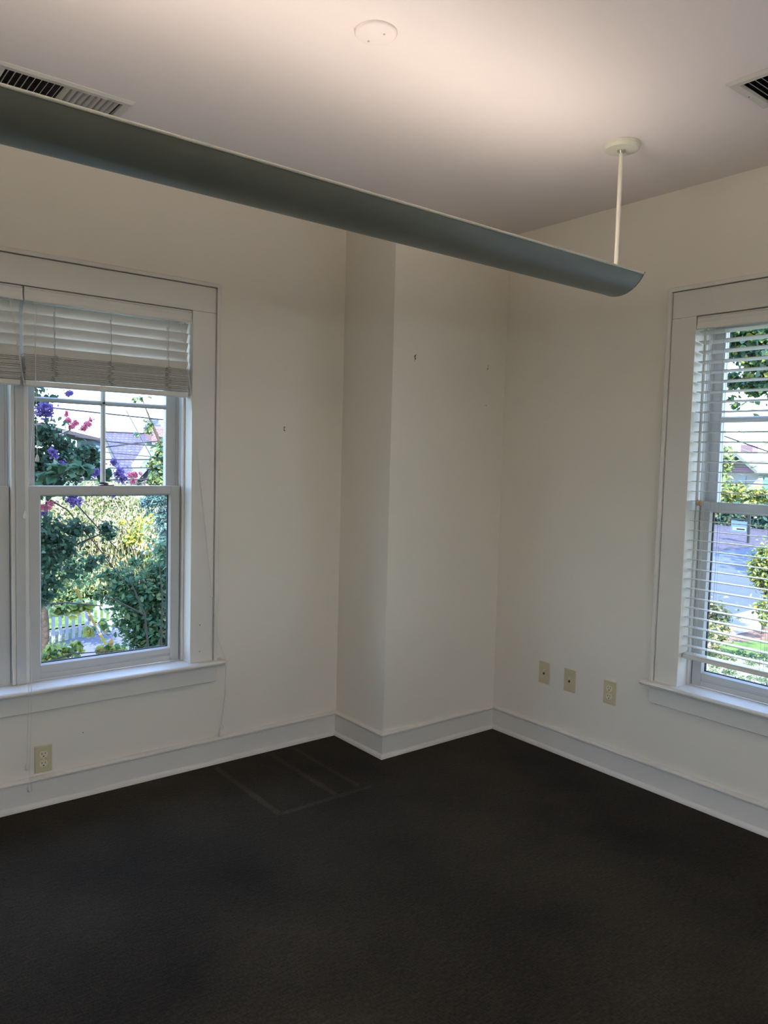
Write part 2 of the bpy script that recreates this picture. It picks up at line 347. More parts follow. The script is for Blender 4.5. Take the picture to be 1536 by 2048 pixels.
# ------------------------------------------------------------------ windows (local: X along wall, Y outward)
ZS, ZH = .505, 2.109
def casing(name, a, b, rz):
    r = empty(name, rz=rz); tag(r, kind='structure')
    w = .1125; bb = .020; t = M['trim']
    m = MB(); m.bbox(b, b+w, -.020, 0, ZS, ZH-.0008, .0012); m.build('side_board', t, r)
    m = MB(); m.bbox(a-w, a, -.020, 0, ZS, ZH-.0008, .0012); m.build('side_board', t, r)
    m = MB(); m.bbox(a-w, b+w, -.020, 0, ZH, ZH+w, .0012); m.build('head_board', t, r)
    # backband with mitred corners: stepped profile (offset outward, depth)
    P = [(.0024, -.002), (.0024, -.0292), (.0034, -.0302), (.0175, -.0302), (bb+.001, -.0272), (bb+.001, 0), (.0024, 0)]
    def band(c0, c1, inv0, inv1, f):
        A = [f(c0, o, y, inv0) for o, y in P]; B = [f(c1, o, y, inv1) for o, y in P]
        fixn(MB().loft(A, B).build('backband', t, r))
    ox, oz = b+w, ZH+w
    band(ZS, oz, 0, 1, lambda z, o, y, k: (ox+o, y, z+k*o))
    band(ZS, oz, 0, 1, lambda z, o, y, k: (a-w-o, y, z+k*o))
    band(a-w, ox, -1, 1, lambda x, o, y, k: (x+k*o, y, oz+o))
    # stool with rounded nosing
    def prof(x): return [(x, .073, ZS), (x, -.054, ZS), (x, -.060, ZS-.004), (x, -.062, ZS-.010), (x, -.059, ZS-.017), (x, -.053, ZS-.021), (x, .073, ZS-.021)]
    e0, e1 = a-w-bb-.026, b+w+bb+.026
    m = MB(); m.loft(prof(a-.0), prof(b)); 
    def horn(x0, x1): 
        q = lambda x: [(x, 0, ZS), (x, -.054, ZS), (x, -.060, ZS-.004), (x, -.062, ZS-.010), (x, -.059, ZS-.017), (x, -.053, ZS-.021), (x, 0, ZS-.021)]
        m.loft(q(x0), q(x1))
    horn(e0, a); horn(b, e1)
    # rounded returns at the tips
    for e, s in ((e0, -1), (e1, 1)):
        m.loft([(e, 0, ZS), (e, -.054, ZS), (e, -.060, ZS-.004), (e, -.062, ZS-.010), (e, -.059, ZS-.017), (e, -.053, ZS-.021), (e, 0, ZS-.021)],
               [(e+s*.007, 0, ZS-.005), (e+s*.007, -.046, ZS-.005), (e+s*.007, -.050, ZS-.007), (e+s*.007, -.052, ZS-.010), (e+s*.007, -.050, ZS-.014), (e+s*.007, -.046, ZS-.016), (e+s*.007, 0, ZS-.016)])
    fixn(m.build('stool', t, r))
    m = MB(); m.bbox(a-w-bb+.002, b+w+bb-.002, -.023, 0, .4028, ZS-.021, .0015); m.build('apron', t, r)
    # thin nail holes in the side board
    return r
def window_unit(name, a, b, sa, sb, rz, jl, jr):
    """a,b outer bounds; sa,sb sash edges; jl/jr: True when that side is a wall jamb, False when mullion"""
    r = empty(name, rz=rz); tag(r, kind='structure'); t = M['trim']; s = M['sash']
    zm0, zm1 = 1.2840, 1.3205
    # frame: head, jamb faces, stops, vinyl liners
    m = MB()
    for side, e, se, isj in ((-1, a, sa, jl), (1, b, sb, jr)):
        lo, hi = (e-.011, e) if side < 0 else (e, e+.011)
        if isj: m.box(lo, hi, -.001, .16, ZS-.02, ZH)
        s0, s1 = sorted((e, se+side*.004)); m.bbox(s0, s1, .054, .0715, ZS, ZH, .002)
    m.box(a-.012, b+.012, -.001, .16, ZH-.0005, ZH+.012)
    m.box(a, b, .054, .0715, ZH-.016, ZH); m.box(a-.02, b+.02, .073, .22, ZS-.06, ZS-.006)
    m.build('frame', t, r)
    for side, e, se in ((-1, a, sa), (1, b, sb)):
        m = MB(); x0, x1 = sorted((e, se+side*.0035)); m.box(x0, x1, .0715, .15, ZS, ZH)
        x0, x1 = sorted((e, se-side*.006)); m.box(x0, x1, .1085, .1115, zm1, ZH); m.box(x0, x1, .148, .156, ZS, ZH)
        m.build('jamb_liner', M['liner'], r)
    # lower sash
    y0, y1 = .073, .108; st = .0435
    m = MB(); m.bbox(sa, sa+st, y0, y1, ZS+.001, zm1, .0015); m.bbox(sb-st, sb, y0, y1, ZS+.001, zm1, .0015)
    m.bbox(sa+st-.001, sb-st+.001, y0, y1, zm0, zm1, .0015)
    m.bbox(sa+st-.001, sb-st+.001, y0, y1, .541, .567, .0015)
    m.bbox(sa+st-.001, sb-st+.001, y0+.005, y1, ZS+.001, .542, .0015)
    m.bbox(sa+st-.0005, sb-st+.0005, y0+.0005, y0+.007, ZS+.001, .532, .0015)
    # glazing bevel
    g0, g1, h0, h1 = sa+st, sb-st, .567, zm0
    for A, B in (((g0, h0), (g1, h0)), ((g1, h0), (g1, h1)), ((g1, h1), (g0, h1)), ((g0, h1), (g0, h0))):
        k = .006; c = ((g0+g1)/2, (h0+h1)/2)
        ia = (A[0]+math.copysign(k, c[0]-A[0]), A[1]+math.copysign(k, c[1]-A[1])); ib = (B[0]+math.copysign(k, c[0]-B[0]), B[1]+math.copysign(k, c[1]-B[1]))
        m.quad((A[0], y0+.003, A[1]), (B[0], y0+.003, B[1]), (ib[0], y0+.014, ib[1]), (ia[0], y0+.014, ia[1]))
    ls = m.build('lower_sash', s, r)
    MB().box(g0, g1, y0+.014, y0+.018, h0, h1).build('pane', M['glass'], ls)
    # black spacer bar around the insulating glass
    m = MB(); k = .006; q = .0085
    m.box(g0+k, g1-k, y0+.0185, y0+.028, h0+k-.003, h0+q); m.box(g0+k, g1-k, y0+.0185, y0+.028, h1-q, h1-k+.003)
    m.box(g0+k-.003, g0+q, y0+.0185, y0+.028, h0, h1); m.box(g1-q, g1-k+.003, y0+.0185, y0+.028, h0, h1); m.build('spacer', M['gap'], ls)
    # upper sash, set outward
    y0, y1 = .113, .146; g0, g1 = sa+.040, sb-.055; zt = ZH-.045
    g0, g1 = sa+.034, sb-.052
    if rz: g0, g1 = sa+.050, sb-.036
    m = MB(); m.bbox(sa-.004, g0, y0, y1, zm0-.002, ZH, .0015); m.bbox(g1, sb+.004, y0, y1, zm0-.002, ZH, .0015)
    m.bbox(g0-.001, g1+.001, y0, y1, zt, ZH, .0015); m.bbox(g0-.001, g1+.001, y0, y1, zm0-.002, zm1-.003, .0015)
    us = m.build('upper_sash', s, r)
    MB().box(g0, g1, y0+.013, y0+.017, zm1-.003, zt).build('pane', M['glass'], us)
    cx = (g0+g1)/2
    def bar(c, w0, w1, ax, lo, hi):
        P = [(-w0, .012), (-w0, .006), (-w1, -.002), (w1, -.002), (w0, .006), (w0, .012)]
        f = (lambda p, k: (c+p[0], y0+p[1], k)) if ax == 'v' else (lambda p, k: (k, y0+p[1], c+p[0]))
        return fixn(MB().loft([f(p, lo) for p in P], [f(p, hi) for p in P]).build('muntin', s, us))
    bar(cx, .0105, .005, 'v', zm1-.003, zt); bar(1.679, .0105, .005, 'h', g0, g1)
    # cam lock on the meeting rail
    lk = MB(); c0 = (sa+sb)/2-.008
    lk.bbox(c0-.030, c0+.034, .080, .104, zm1, zm1+.004, .001); lk.lathe([(.011, 0), (.011, .007), (.008, .010)], (c0, .092, zm1+.004), 16)
    lk.tube([(c0, .092, zm1+.011), (c0-.018, .086, zm1+.012), (c0-.030, .082, zm1+.011)], [.005, .0045, .003], 8)
    lk.build('sash_lock', M['bronze'], ls)
    return r
def mullion(name, c, rz):
    r = MB(); r.bbox(c-.0175, c+.0175, .045, .16, ZS, ZH, .0012); o = r.build(name, M['sash']); o.rotation_euler = (0, 0, rz); return tag(o, kind='structure')  # mullion takes the darker sash colour as painted recess shading
E90 = -math.pi/2
casing('trim_1', -3.031, -1.62, 0)
window_unit('window_1', -2.308, -1.62, -2.2885, -1.6345, 0, False, True)
window_unit('window_2', -3.031, -2.343, -3.0165, -2.3625, 0, True, False)
mullion('trim_2', -2.3255, 0)
casing('trim_3', 1.51, 2.921, E90)
window_unit('window_3', 1.51, 2.198, 1.5245, 2.1785, E90, True, False)
window_unit('window_4', 2.233, 2.921, 2.2525, 2.9065, E90, False, True)
mullion('trim_4', 2.2155, E90)
# unseen side of the room: twin windows added for daylight, west and south
nw = 5
for starts, loc, rz in (((.45,), (XW, YS-T, 0), math.pi/2), ((2.1,), (0, YS, 0), math.pi)):
    for s0 in starts:
        for o_ in (casing('trim_%d' % nw, s0, s0+1.411, rz), window_unit('window_%d' % nw, s0, s0+.688, s0+.0145, s0+.6685, rz, True, False),
                   window_unit('window_%d' % (nw+10), s0+.723, s0+1.411, s0+.7425, s0+1.3965, rz, False, True), mullion('trim_%d' % (nw+10), s0+.7055, rz)):
            o_.location = loc
        nw += 1

# ------------------------------------------------------------------ venetian blinds
def slat_mb(x0, x1, yc, z, tilt, wd=.050, th=.0028, sag=0):
    # curved-free faux wood slat, rounded long edges; tilt>0 lowers the outer edge
    m = MB(); ca, sa = math.cos(tilt), math.sin(tilt); h = wd/2
    P = [(-h, 0), (-h+.0015, th/2), (h-.0015, th/2), (h, 0), (h-.0015, -th/2), (-h+.0015, -th/2)]
    f = lambda x, dz: [(x, yc+p[0]*ca+p[1]*sa, z+dz-p[0]*sa+p[1]*ca) for p in P]
    m.loft(f(x0, 0), f(x1, sag)); return m
def tassel(m_, p, wood=False, parent=None):
    pr = [(.0012, .030), (.0035, .028), (.0045, .022), (.0068, .016), (.0078, .009), (.0072, .003), (.0045, 0)]
    if wood: pr = [(.0015, .026), (.0050, .024), (.0072, .017), (.0078, .010), (.0068, .003), (.0045, 0)]
    o = MB().lathe(pr, (p[0], p[1], p[2]), 14).build('tassel', M['wood'] if wood else M['vinyl'], parent); return o
def blind(name, a, b, rz, raised, cords, zst=1.850, nslat=32):
    r = empty(name, rz=rz); S = M['slat']
    # head rail
    MB().box(a+.008, b-.008, .0, .045, 2.062, 2.103).build('head_rail', M['vent'], r)
    P = [(-.004, 2.0935), (-.004, 2.106), (-.013, 2.1055), (-.0145, 2.101), (-.0125, 2.0995), (-.0165, 2.096), (-.0150, 2.080), (-.0175, 2.064), (-.0205, 2.057), (-.0225, 2.054), (-.0215, 2.0505), (-.0170, 2.050), (-.0120, 2.056), (-.0095, 2.075)]
    fixn(MB().loft([(a+.001, y, z) for y, z in P], [(b-.001, y, z) for y, z in P]).build('valance', S, r))
    lad = [a+.118, (a+b)/2-.006, b-.104]; pitch = .0423; yc = .020
    if raised:
        tilt = math.radians(64); zs = [2.0275-pitch*i for i in range(5)]
        for z in zs: fixn(slat_mb(a+.004, b-.006, yc, z, tilt).build('slat', S, r))
        n = nslat-5-1; z0 = 1.7465; dz = (zst-z0)/n
        for i in range(n):
            jx = random.uniform(-.0022, .0022); jy = random.uniform(-.0014, .0014)
            fixn(slat_mb(a+.006+jx, b-.008+jx, yc+jy, z0+dz*(i+.5)+random.uniform(-.0006, .0006), random.uniform(-.008, .012), sag=random.uniform(-.001, .001)).build('slat', S, r))
        zb = 1.727; zlow = z0
    else:
        tilt = math.radians(3.2); zs = [1.9992-pitch*i for i in range(nslat)]
        fixn(slat_mb(a+.006, b-.008, yc, 2.040, math.radians(9)).build('slat', S, r))
        for i, z in enumerate(zs):
            fixn(slat_mb(a+.006, b-.008, yc, z, tilt + (math.radians(7) if z > 1.7 else 0)*(z-1.7)/.3, sag=-.004*(1 if i > 20 else 0)*(i-20)/11).build('slat', S, r))
        zb = .634; zlow = zb+.02
    m = MB(); m.bbox(a+.006, b-.008, yc-.0255, yc+.0255, zb-(.004 if raised else 0), zb+.0165, .003)
    if not raised: m.bbox(a+.006, b-.008, yc-.0250, yc+.0250, zb+.0172, zb+.0215, .001); 
    m.build('bottom_rail', S, r)
    for lx in lad:
        m = MB()
        for dy in (-.0265, .0265): m.tube([(lx, yc+dy, 2.062), (lx, yc+dy, zlow)], .0006, 5)
        m.tube([(lx+.004, yc, 2.062), (lx+.004, yc, zlow)], .0008, 5)
        if raised:
            # loops of slack ladder string bunched in the stack
            for k in range(26):
                z = zlow+(zst-zlow)*(k+.5)/26; s_ = random.choice((-1, 1))*random.uniform(.006, .018)
                m.tube([(lx, yc-.0258, z-.002), (lx+s_*.6, yc-.030, z+.001), (lx+s_, yc-.0285, z-.001), (lx+s_*.3, yc-.0258, z+.003)], .0010, 4)
            for k in range(4):
                z0_ = 2.02-pitch*k; m.tube([(lx-.002, yc-.027, z0_), (lx+random.uniform(-.008, .008), yc-.031, z0_-.02), (lx+.001, yc-.027, z0_-pitch)], .0008, 4)
        m.build('ladder_cord', M['cord'], r)
    for pts, wood in cords:
        o = MB().tube(pts[:-1]+[Vector(pts[-1])+Vector((0, 0, .028))], .00105, 6).build('pull_cord', M['vinyl'], r)
        tassel(None, pts[-1], wood, o)
    return r
y = -.036
bl = blind('venetian_blind', -2.323, -1.623, 0, True, [
    ([(-1.680, -.014, 2.052), (-1.660, -.030, 1.93), (-1.634, -.034, 1.73), (-1.5215, y, .8175), (-1.4905, -.040, .60), (-1.463, -.070, .503), (-1.4615, -.066, .35), (-1.4625, -.034, .1670)], False),
    ([(-1.676, -.014, 2.052), (-1.657, -.031, 1.93), (-1.631, -.035, 1.73), (-1.5185, y, .8175), (-1.4845, -.041, .60), (-1.459, -.070, .503), (-1.4655, -.066, .35), (-1.4690, -.030, .1320)], False),
    ([(-2.2860, -.020, 2.052), (-2.2845, -.030, 1.75), (-2.2820, -.034, 1.421)], False),
    ([(-2.2770, -.020, 2.052), (-2.2865, -.030, 1.75), (-2.3120, -.034, 1.35), (-2.3275, -.034, 1.196)], False)])
tag(bl, 'white slatted blind half raised at the left window, right of its mullion, above pink flowers', 'blind', 'faux wood window blinds')
eq = MB(); eq.bbox(-1.530, -1.516, -.0395, -.0325, .8100, .8165, .001); eq.build('cord_connector', M['vinyl'], bl)
bl2 = blind('venetian_blind', -3.028, -2.327, 0, True, [
    ([(-2.3760, -.014, 2.050), (-2.3545, -.030, 1.89), (-2.3300, -.034, 1.721), (-2.3235, -.035, .8440), (-2.3275, -.066, .510), (-2.3290, -.066, .40), (-2.3273, -.032, .1720)], False),
    ([(-2.3730, -.014, 2.050), (-2.3520, -.031, 1.89), (-2.3275, -.035, 1.721), (-2.3205, -.036, .8440), (-2.3155, -.040, .80), (-2.3160, -.066, .510), (-2.3170, -.066, .40), (-2.3183, -.034, .0810)], False)], zst=1.838)
tag(bl2, 'white slatted blind cut off by the left edge, raised beside the mullion', 'blind', 'faux wood window blinds')
MB().bbox(-2.3265, -2.3175, -.0385, -.0325, .8400, .8470, .001).build('cord_connector', M['vinyl'], bl2)
bl3 = blind('venetian_blind', 1.513, 2.2135, E90, False, [
    ([(1.5511, -.010, 2.055), (1.5560, -.016, 1.70), (1.5604, -.018, 1.305)], True),
    ([(1.5668, -.010, 2.055), (1.5680, -.016, 1.70), (1.5735, -.018, 1.305)], True)])
tag(bl3, 'white slatted blind lowered with open slats at the window on the right wall', 'blind', 'faux wood window blinds')
# sash-side tapes: thin cords hanging beside the tilt cords
for dx in (.060, .0665, .0735):
    MB().tube([(1.513+dx, -.006, 2.055), (1.513+dx-.003, -.009, .66)], .0008, 5).build('lift_cord', M['vinyl'], bl3)
bl4 = blind('venetian_blind', 2.2175, 2.918, E90, False, [([(2.25, -.010, 2.055), (2.25, -.018, 1.305)], True)])
tag(bl4, 'white slatted blind at the outer half of the right wall window, out of frame', 'blind', 'faux wood window blinds')

# ------------------------------------------------------------------ wall plates
def plate_frame(w=.070, h=.114, d=.0055, c=.004):
    m = MB(); 
    o = [(-w/2, 0, -h/2), (w/2, 0, -h/2), (w/2, 0, h/2), (-w/2, 0, h/2)]
    a = [(x, -.002, z) for x, _, z in o]; k = c
    b = [(x-math.copysign(k, x), -d, z-math.copysign(k, z)) for x, _, z in o]
    m.add(o+a+b, [(0, 1, 5, 4), (1, 2, 6, 5), (2, 3, 7, 6), (3, 0, 4, 7), (4, 5, 9, 8), (5, 6, 10, 9), (6, 7, 11, 10), (7, 4, 8, 11), (8, 9, 10, 11)]); return m
def disc(m, x, y, z, r, d, seg=16, mi=0, flat=False):
    vs = []; 
    for yy in (y, y-d):
        for k in range(seg):
            t = 2*math.pi*k/seg; zz = r*math.sin(t); zz = max(-r*.8, min(r*.8, zz)) if flat else zz
            vs.append((x+r*math.cos(t), yy, z+zz))
    m.add(vs, [(k, (k+1) % seg, seg+(k+1) % seg, seg+k) for k in range(seg)]+[tuple(range(seg, 2*seg))], mi); return m
def outlet(loc, rz, label):
    r = empty('electrical_outlet', loc, rz); tag(r, label, 'outlet', 'wall plates')
    fixn(plate_frame().build('cover_plate', M['plate'], r))
    for s in (1, -1):
        z = .0195*s
        q = fixn(disc(MB(), 0, -.0054, z, .0165, .0022, 24, flat=True).build('receptacle', M['ivory'], r))
        m = MB(); m.box(-.0078, -.0054, -.0081, -.0074, z-.0005, z+.0085); m.box(.0052, .0072, -.0081, -.0074, z+.0005, z+.0080)
        disc(m, 0, -.0074, z-.0075, .0028, .0007, 10); m.build('slots', M['black'], q)
    fixn(disc(MB(), 0, -.0054, 0, .0033, .0012, 12).build('screw', M['ivory'], r)); return r
def jack(loc, rz, label):
    r = empty('phone_jack', loc, rz); tag(r, label, 'phone jack', 'wall plates')
    fixn(plate_frame(.070, .114, .0050, .0022).build('cover_plate', M['tanplate'], r))
    m = MB(); m.bbox(-.007, .007, -.0062, -.0045, -.013, .020, .0008)
    q = m.build('jack_insert', M['tanplate'], r)
    fixn(disc(MB(), 0, -.0060, .013, .0052, .0022, 16).build('connector_ring', M['ivory'], r))
    m = MB(); disc(m, 0, -.0081, .013, .0012, .0004, 8); m.build('ring_hole', M['black'], r)
    m = MB(); m.box(-.0055, .0055, -.0066, -.0060, -.0075, .0015); m.box(-.002, .002, -.0066, -.0060, -.0105, -.0075); m.build('jack_socket', M['black'], r)
    for s in (1, -1): fixn(disc(MB(), 0, -.0049, .0415*s, .0026, .0008, 10).build('screw', M['screw'], r))
    return r
outlet((-2.2562, 0, .1941), 0, 'ivory duplex outlet just above the baseboard under the left window')
outlet((0, -1.1575, .3860), E90, 'ivory duplex outlet on the right wall, nearest the window casing')
jack((0, -.7592, .3880), E90, 'tan phone jack plate on the right wall, farthest left of three plates')
jack((0, -.9215, .3856), E90, 'tan phone jack plate on the right wall between its twin and the outlet')

# paint chips and small wall marks
def chip(name, polys, origin, label, cat='wall mark', mt='spackle', axis='y'):
    m = MB()
    for P in polys:
        A = [(x, 0, z) for x, z in P]; B = [(x, -.0012, z) for x, z in P]; m.loft(A, B)
    o = fixn(m.build(name, M[mt])); o.location = origin
    if axis == 'x': o.rotation_euler = (0, 0, E90)
    return tag(o, label, cat, 'small scars on the walls')
chip('paint_chip', [[(-.004, .012), (.003, .010), (.0015, 0), (-.002, -.004), (-.0035, 0)], [(.002, .011), (.006, .018), (.0065, .013), (.004, .008)], [(-.003, -.006), (.004, -.002), (.0065, .001), (.006, -.006), (-.001, -.011)], [(-.005, -.014), (-.001, -.013), (-.003, -.017)]],
     (-.6405, -PD, 1.9645), 'dark torn paint chip high on the front of the corner pier, nearer its left edge')
chip('paint_scuff', [[(.000, .014), (.004, .016), (.002, .008)], [(-.003, .003), (-.001, .004), (-.001, -.005), (-.003, -.006)], [(.001, -.001), (.003, -.001), (.002, -.007)], [(-.004, -.009), (-.002, -.009), (-.003, -.013)]],
     (-.134, -PD, 1.9600), 'faint grey scuff high on the front of the pier, beside the room corner')
chip('nail_hole', [[(.0022*math.cos(t*.785), .0022*math.sin(t*.785)) for t in range(8)]], (-.1373, -PD, 1.7642), 'tiny dark nail hole on the pier front below the faint scuff')
chip('nail_hole', [[(.0022*math.cos(t*.785), .0022*math.sin(t*.785)) for t in range(8)]], (-1.5723, -.0202, .6795), 'tiny nail hole in the right casing board of the left window, upper one')
chip('nail_hole', [[(.0022*math.cos(t*.785), .0022*math.sin(t*.785)) for t in range(8)]], (-1.5735, -.0202, .5550), 'tiny nail hole in the right casing board of the left window, just above the stool')
chip('nail_hole', [[(.0024*math.cos(t*.785), .0016*math.sin(t*.785)) for t in range(8)]], (-2.0951, 0, .2711), 'tiny dark nail hole in the wall under the left window apron')
a_ = empty('wall_anchor', (-1.1253, 0, 1.6025)); tag(a_, 'small white plastic wall anchor in the bare wall between left window and pier', 'wall anchor')
m = MB(); m.bbox(-.0028, .0028, -.006, 0, -.006, .004, .001); m.build('anchor_body', M['anchor'], a_)
m = MB(); m.bbox(-.0012, .0012, -.004, 0, .0055, .010, .0004); m.build('anchor_tip', M['anchor'], a_)
m = MB(); m.box(-.0042, .0042, -.0008, 0, -.0095, .0118); m.build('torn_paint', M['spackle'], a_)

# ------------------------------------------------------------------ ceiling things
cp = empty('blank_cover_plate', (-1.757, -1.505, H)); tag(cp, 'round white blank cover plate with two screws on the ceiling', 'ceiling plate')
fixn(MB().lathe([(.060, 0), (.060, -.004), (.0575, -.0075), (.054, -.009), (.001, -.0095)], (0, 0, 0), 48).build('cover', M['ceil'], cp))
for dx, dy in ((.003, .038), (.014, -.020)):
    fixn(MB().lathe([(.0032, 0), (.0030, -.0015), (.001, -.002)], (dx, dy, -.009), 12).build('screw', M['screw'], cp))
def vent(loc, rz, label, both=True):
    # local: long side along X (.433), short side along Y (.248); 45-degree flange corners
    r = empty('ceiling_vent', loc, rz); tag(r, label, 'vent', 'ceiling supply vents')
    L, S_ = .433/2, .248/2; l, s = .372/2, .178/2
    o = [(-L, -S_), (L, -S_), (L, S_), (-L, S_)]; k = .010; mid = [(x-math.copysign(k, x), y-math.copysign(k, y)) for x, y in o]; i_ = [(-l, -s), (l, -s), (l, s), (-l, s)]
    vs = [(x, y, 0) for x, y in o]+[(x, y, -.002) for x, y in o]+[(x, y, -.009) for x, y in mid]+[(x, y, -.006) for x, y in i_]+[(x, y, .012) for x, y in i_]
    fs = [(4*j+q, 4*j+(q+1) % 4, 4*j+4+(q+1) % 4, 4*j+4+q) for j in range(4) for q in range(4)]
    fixn(MB().add(vs, fs).build('flange', M['vent'], r))
    m = MB(); m.box(-l, l, -s, s, .108, .112); m.box(-l-.002, -l, -s, s, .006, .112); m.box(l, l+.002, -s, s, .006, .112); m.box(-l, l, -s-.002, -s, .006, .112); m.box(-l, l, s, s+.002, .006, .112); m.build('duct', M['ventdark'], r)
    n = 18; p = 2*l/(n+.6)
    for j in range(n):
        x = -l+p*(j+.8); t = math.radians((-35 if j < n/2 else 35) if both else 43)
        q = [(-.0095, -.0005), (.0095, -.0005), (.0095, .0005), (-.0095, .0005)]; ca, sa = math.cos(t+math.pi/2), math.sin(t+math.pi/2)
        A = [(x+a*ca-b*sa, -s, .006+a*sa+b*ca) for a, b in q]; B = [(v[0], s, v[2]) for v in A]
        fixn(MB().loft(A, B).build('louver', M['vent'], r))
    for j in range(8):
        yy = -s+2*s*(j+.5)/8; MB().box(-l, l, yy-.0012, yy+.0012, .022, .050).build('damper_blade', M['ventdark'], r)
    fixn(MB().lathe([(.003, 0), (.002, -.0015)], (-L+.016, 0, -.0075), 10).build('screw', M['black'], r))
    return r
vent((-2.3235, -.490, H), 0, 'white louvered ceiling vent by the left window wall, partly hidden by the pendant light')
vent((-.632, -2.2065, H), -math.pi/2, 'white louvered ceiling vent cut off at the right edge of the photo', both=False)

def pendant(y0, label, x1=-.578, x0=-4.30, tube='tube'):
    r = empty('pendant_light', (0, y0, 0)); tag(r, label, 'light', 'linear uplight pendants')
    zr, a, b = 2.1759, .1093, .0668; Rr = (a*a+b*b)/(2*b); th = math.asin(a/Rr); n = 28
    ou = [(Rr*math.sin(-th+2*th*i/n), zr-b+Rr-Rr*math.cos(-th+2*th*i/n)) for i in range(n+1)]
    R2 = Rr-.004; inn = [(R2*math.sin(th-2*th*i/n), zr-b+Rr-R2*math.cos(th-2*th*i/n)) for i in range(n+1)]
    A = [(x0, y, z) for y, z in ou+inn]; B = [(x1-.004, y, z) for y, z in ou+inn]; N = len(A)
    m = MB(); m.add(A+B, [(i, (i+1) % N, N+(i+1) % N, N+i) for i in range(n)], 0, True)
    m.add(A+B, [(i, (i+1) % N, N+(i+1) % N, N+i) for i in range(n, N)], 1, True)
    fixn(m.build('housing', [M['trough'], M['tin']], r))
    for s in (-1, 1):   # rolled rim bead
        MB().tube([(x0, s*a, zr), (x1-.004, s*a, zr)], .0040, 10).build('rim', M['cap'], r)
    for x, d in ((x1-.004, 1), (x0, -1)):
        P = [(y, z) for y, z in ou]
        P = P+[(a+.004, zr+.004), (-a-.004, zr+.004)]
        fixn(MB().loft([(x, y, z) for y, z in P], [(x+d*.004, y*1.02, z-.001) for y, z in P]).build('end_cap', M['trough'], r))
    for s in (-1, 1):
        x = x1-.16
        while x-1.16 > x0:
            t = MB().tube([(x, s*.036, zr-.012), (x-1.16, s*.036, zr-.012)], .0105, 12); t.build('lamp_tube', M[tube], r)
            x -= 1.20
    ls = MB(); ls.box(x0+.05, x1-.05, -.022, .022, zr-.060, zr-.030); ls.build('ballast_cover', M['tin'], r)
    for rx in (-.5975, -3.12, -4.24):
        MB().tube([(rx, 0, H-.020), (rx, 0, zr-.035)], .0085, 16).build('rod', M['rod'], r)
        cn = fixn(MB().lathe([(.0670, 0), (.0675, -.004), (.0660, -.013), (.0650, -.0145), (.0600, -.0222), (.0585, -.0228), (.002, -.0230)], (rx, 0, H), 40, smooth=False).build('canopy', M['cap'], r))
        fixn(MB().lathe([(.0150, 0), (.0150, -.004), (.0105, -.009), (.0090, -.012)], (rx, 0, H-.0225), 20).build('collar', M['screw'], cn))
    return r
pendant(-1.508, 'long grey green curved linear uplight hanging across the room from thin white rods')
pendant(-3.95, 'added fill uplight hanging behind the camera, out of frame, brightening the room', tube='tubefill')  # unseen pendant added with brighter tubes to lift the room light

# ------------------------------------------------------------------ outside: the building and the ground
o = MB(); o.box(XW-T-.02, T+.0, YS-T-.02, T+.0, G, -.121); o.box(XW-T-.3, T+.10, YS-T-.3, T+.10, H+.121, 6.2); o.build('wall_exterior_and_shade_block', M['ext']); tag(bpy.data.objects['wall_exterior_and_shade_block'], kind='structure')  # unseen upper block made tall to shade the planting by the window
gx = np.concatenate([np.linspace(-60, 0, 13), np.linspace(4, 60, 29), np.linspace(70, 260, 15)]); gy = np.concatenate([np.linspace(-60, 0, 9), np.linspace(4, 60, 29), np.linspace(70, 260, 15)])
def gz(x, y):
    d = math.hypot(x, y)
    return G if d < 38 else G+min((d-38)*.040, 3.0)
m = MB(); nx, ny = len(gx), len(gy)
m.add([(x, y, gz(x, y)-.02) for x in gx for y in gy], [(i*ny+j, (i+1)*ny+j, (i+1)*ny+j+1, i*ny+j+1) for i in range(nx-1) for j in range(ny-1)])
tag(m.build('ground', M['yard']), kind='structure')
def drop(px, py):
    # first point of the sight line on the terrain
    d = ray(px, py); lo, hi = 5, 400
    for _ in range(60):
        mid = (lo+hi)/2; p = CAM+d*mid
        if p.z > gz(p.x, p.y): lo = mid
        else: hi = mid
    return CAM+d*hi
def patch(name, pts, mt, lift=.0, sub=10, kind='structure'):
    P = [drop(*p) for p in pts]; n = len(P); m = MB()
    if n == 4:
        vs = []
        for i in range(sub+1):
            for j in range(sub+1):
                u, v = i/sub, j/sub; q = (P[0]*(1-u)+P[1]*u)*(1-v)+(P[3]*(1-u)+P[2]*u)*v; vs.append((q.x, q.y, gz(q.x, q.y)+lift))
        m.add(vs, [(i*(sub+1)+j, (i+1)*(sub+1)+j, (i+1)*(sub+1)+j+1, i*(sub+1)+j+1) for i in range(sub) for j in range(sub)])
    else: m.add([(p.x, p.y, gz(p.x, p.y)+lift) for p in P], [tuple(range(n))])
    return tag(m.build(name, M[mt]), kind=kind)
# right-hand view
patch('leaf_litter', [(1395, 1042), (1570, 1046), (1570, 1108), (1395, 1106)], 'litter', .01)
patch('road', [(1340, 1115), (1600, 1086), (1600, 1205), (1340, 1262)], 'road', .03, 12)
patch('sidewalk', [(1340, 1262), (1600, 1200), (1600, 1245), (1340, 1300)], 'conc', .05)
patch('mulch_bed', [(1340, 1300), (1600, 1235), (1600, 1300), (1340, 1310)], 'mulch', .04)
patch('lawn', [(1340, 1296), (1600, 1282), (1600, 1325), (1340, 1308)], 'grass', .07)
patch('planting_bed', [(1340, 1308), (1600, 1325), (1600, 1480), (1340, 1480)], 'palemulch', .05)
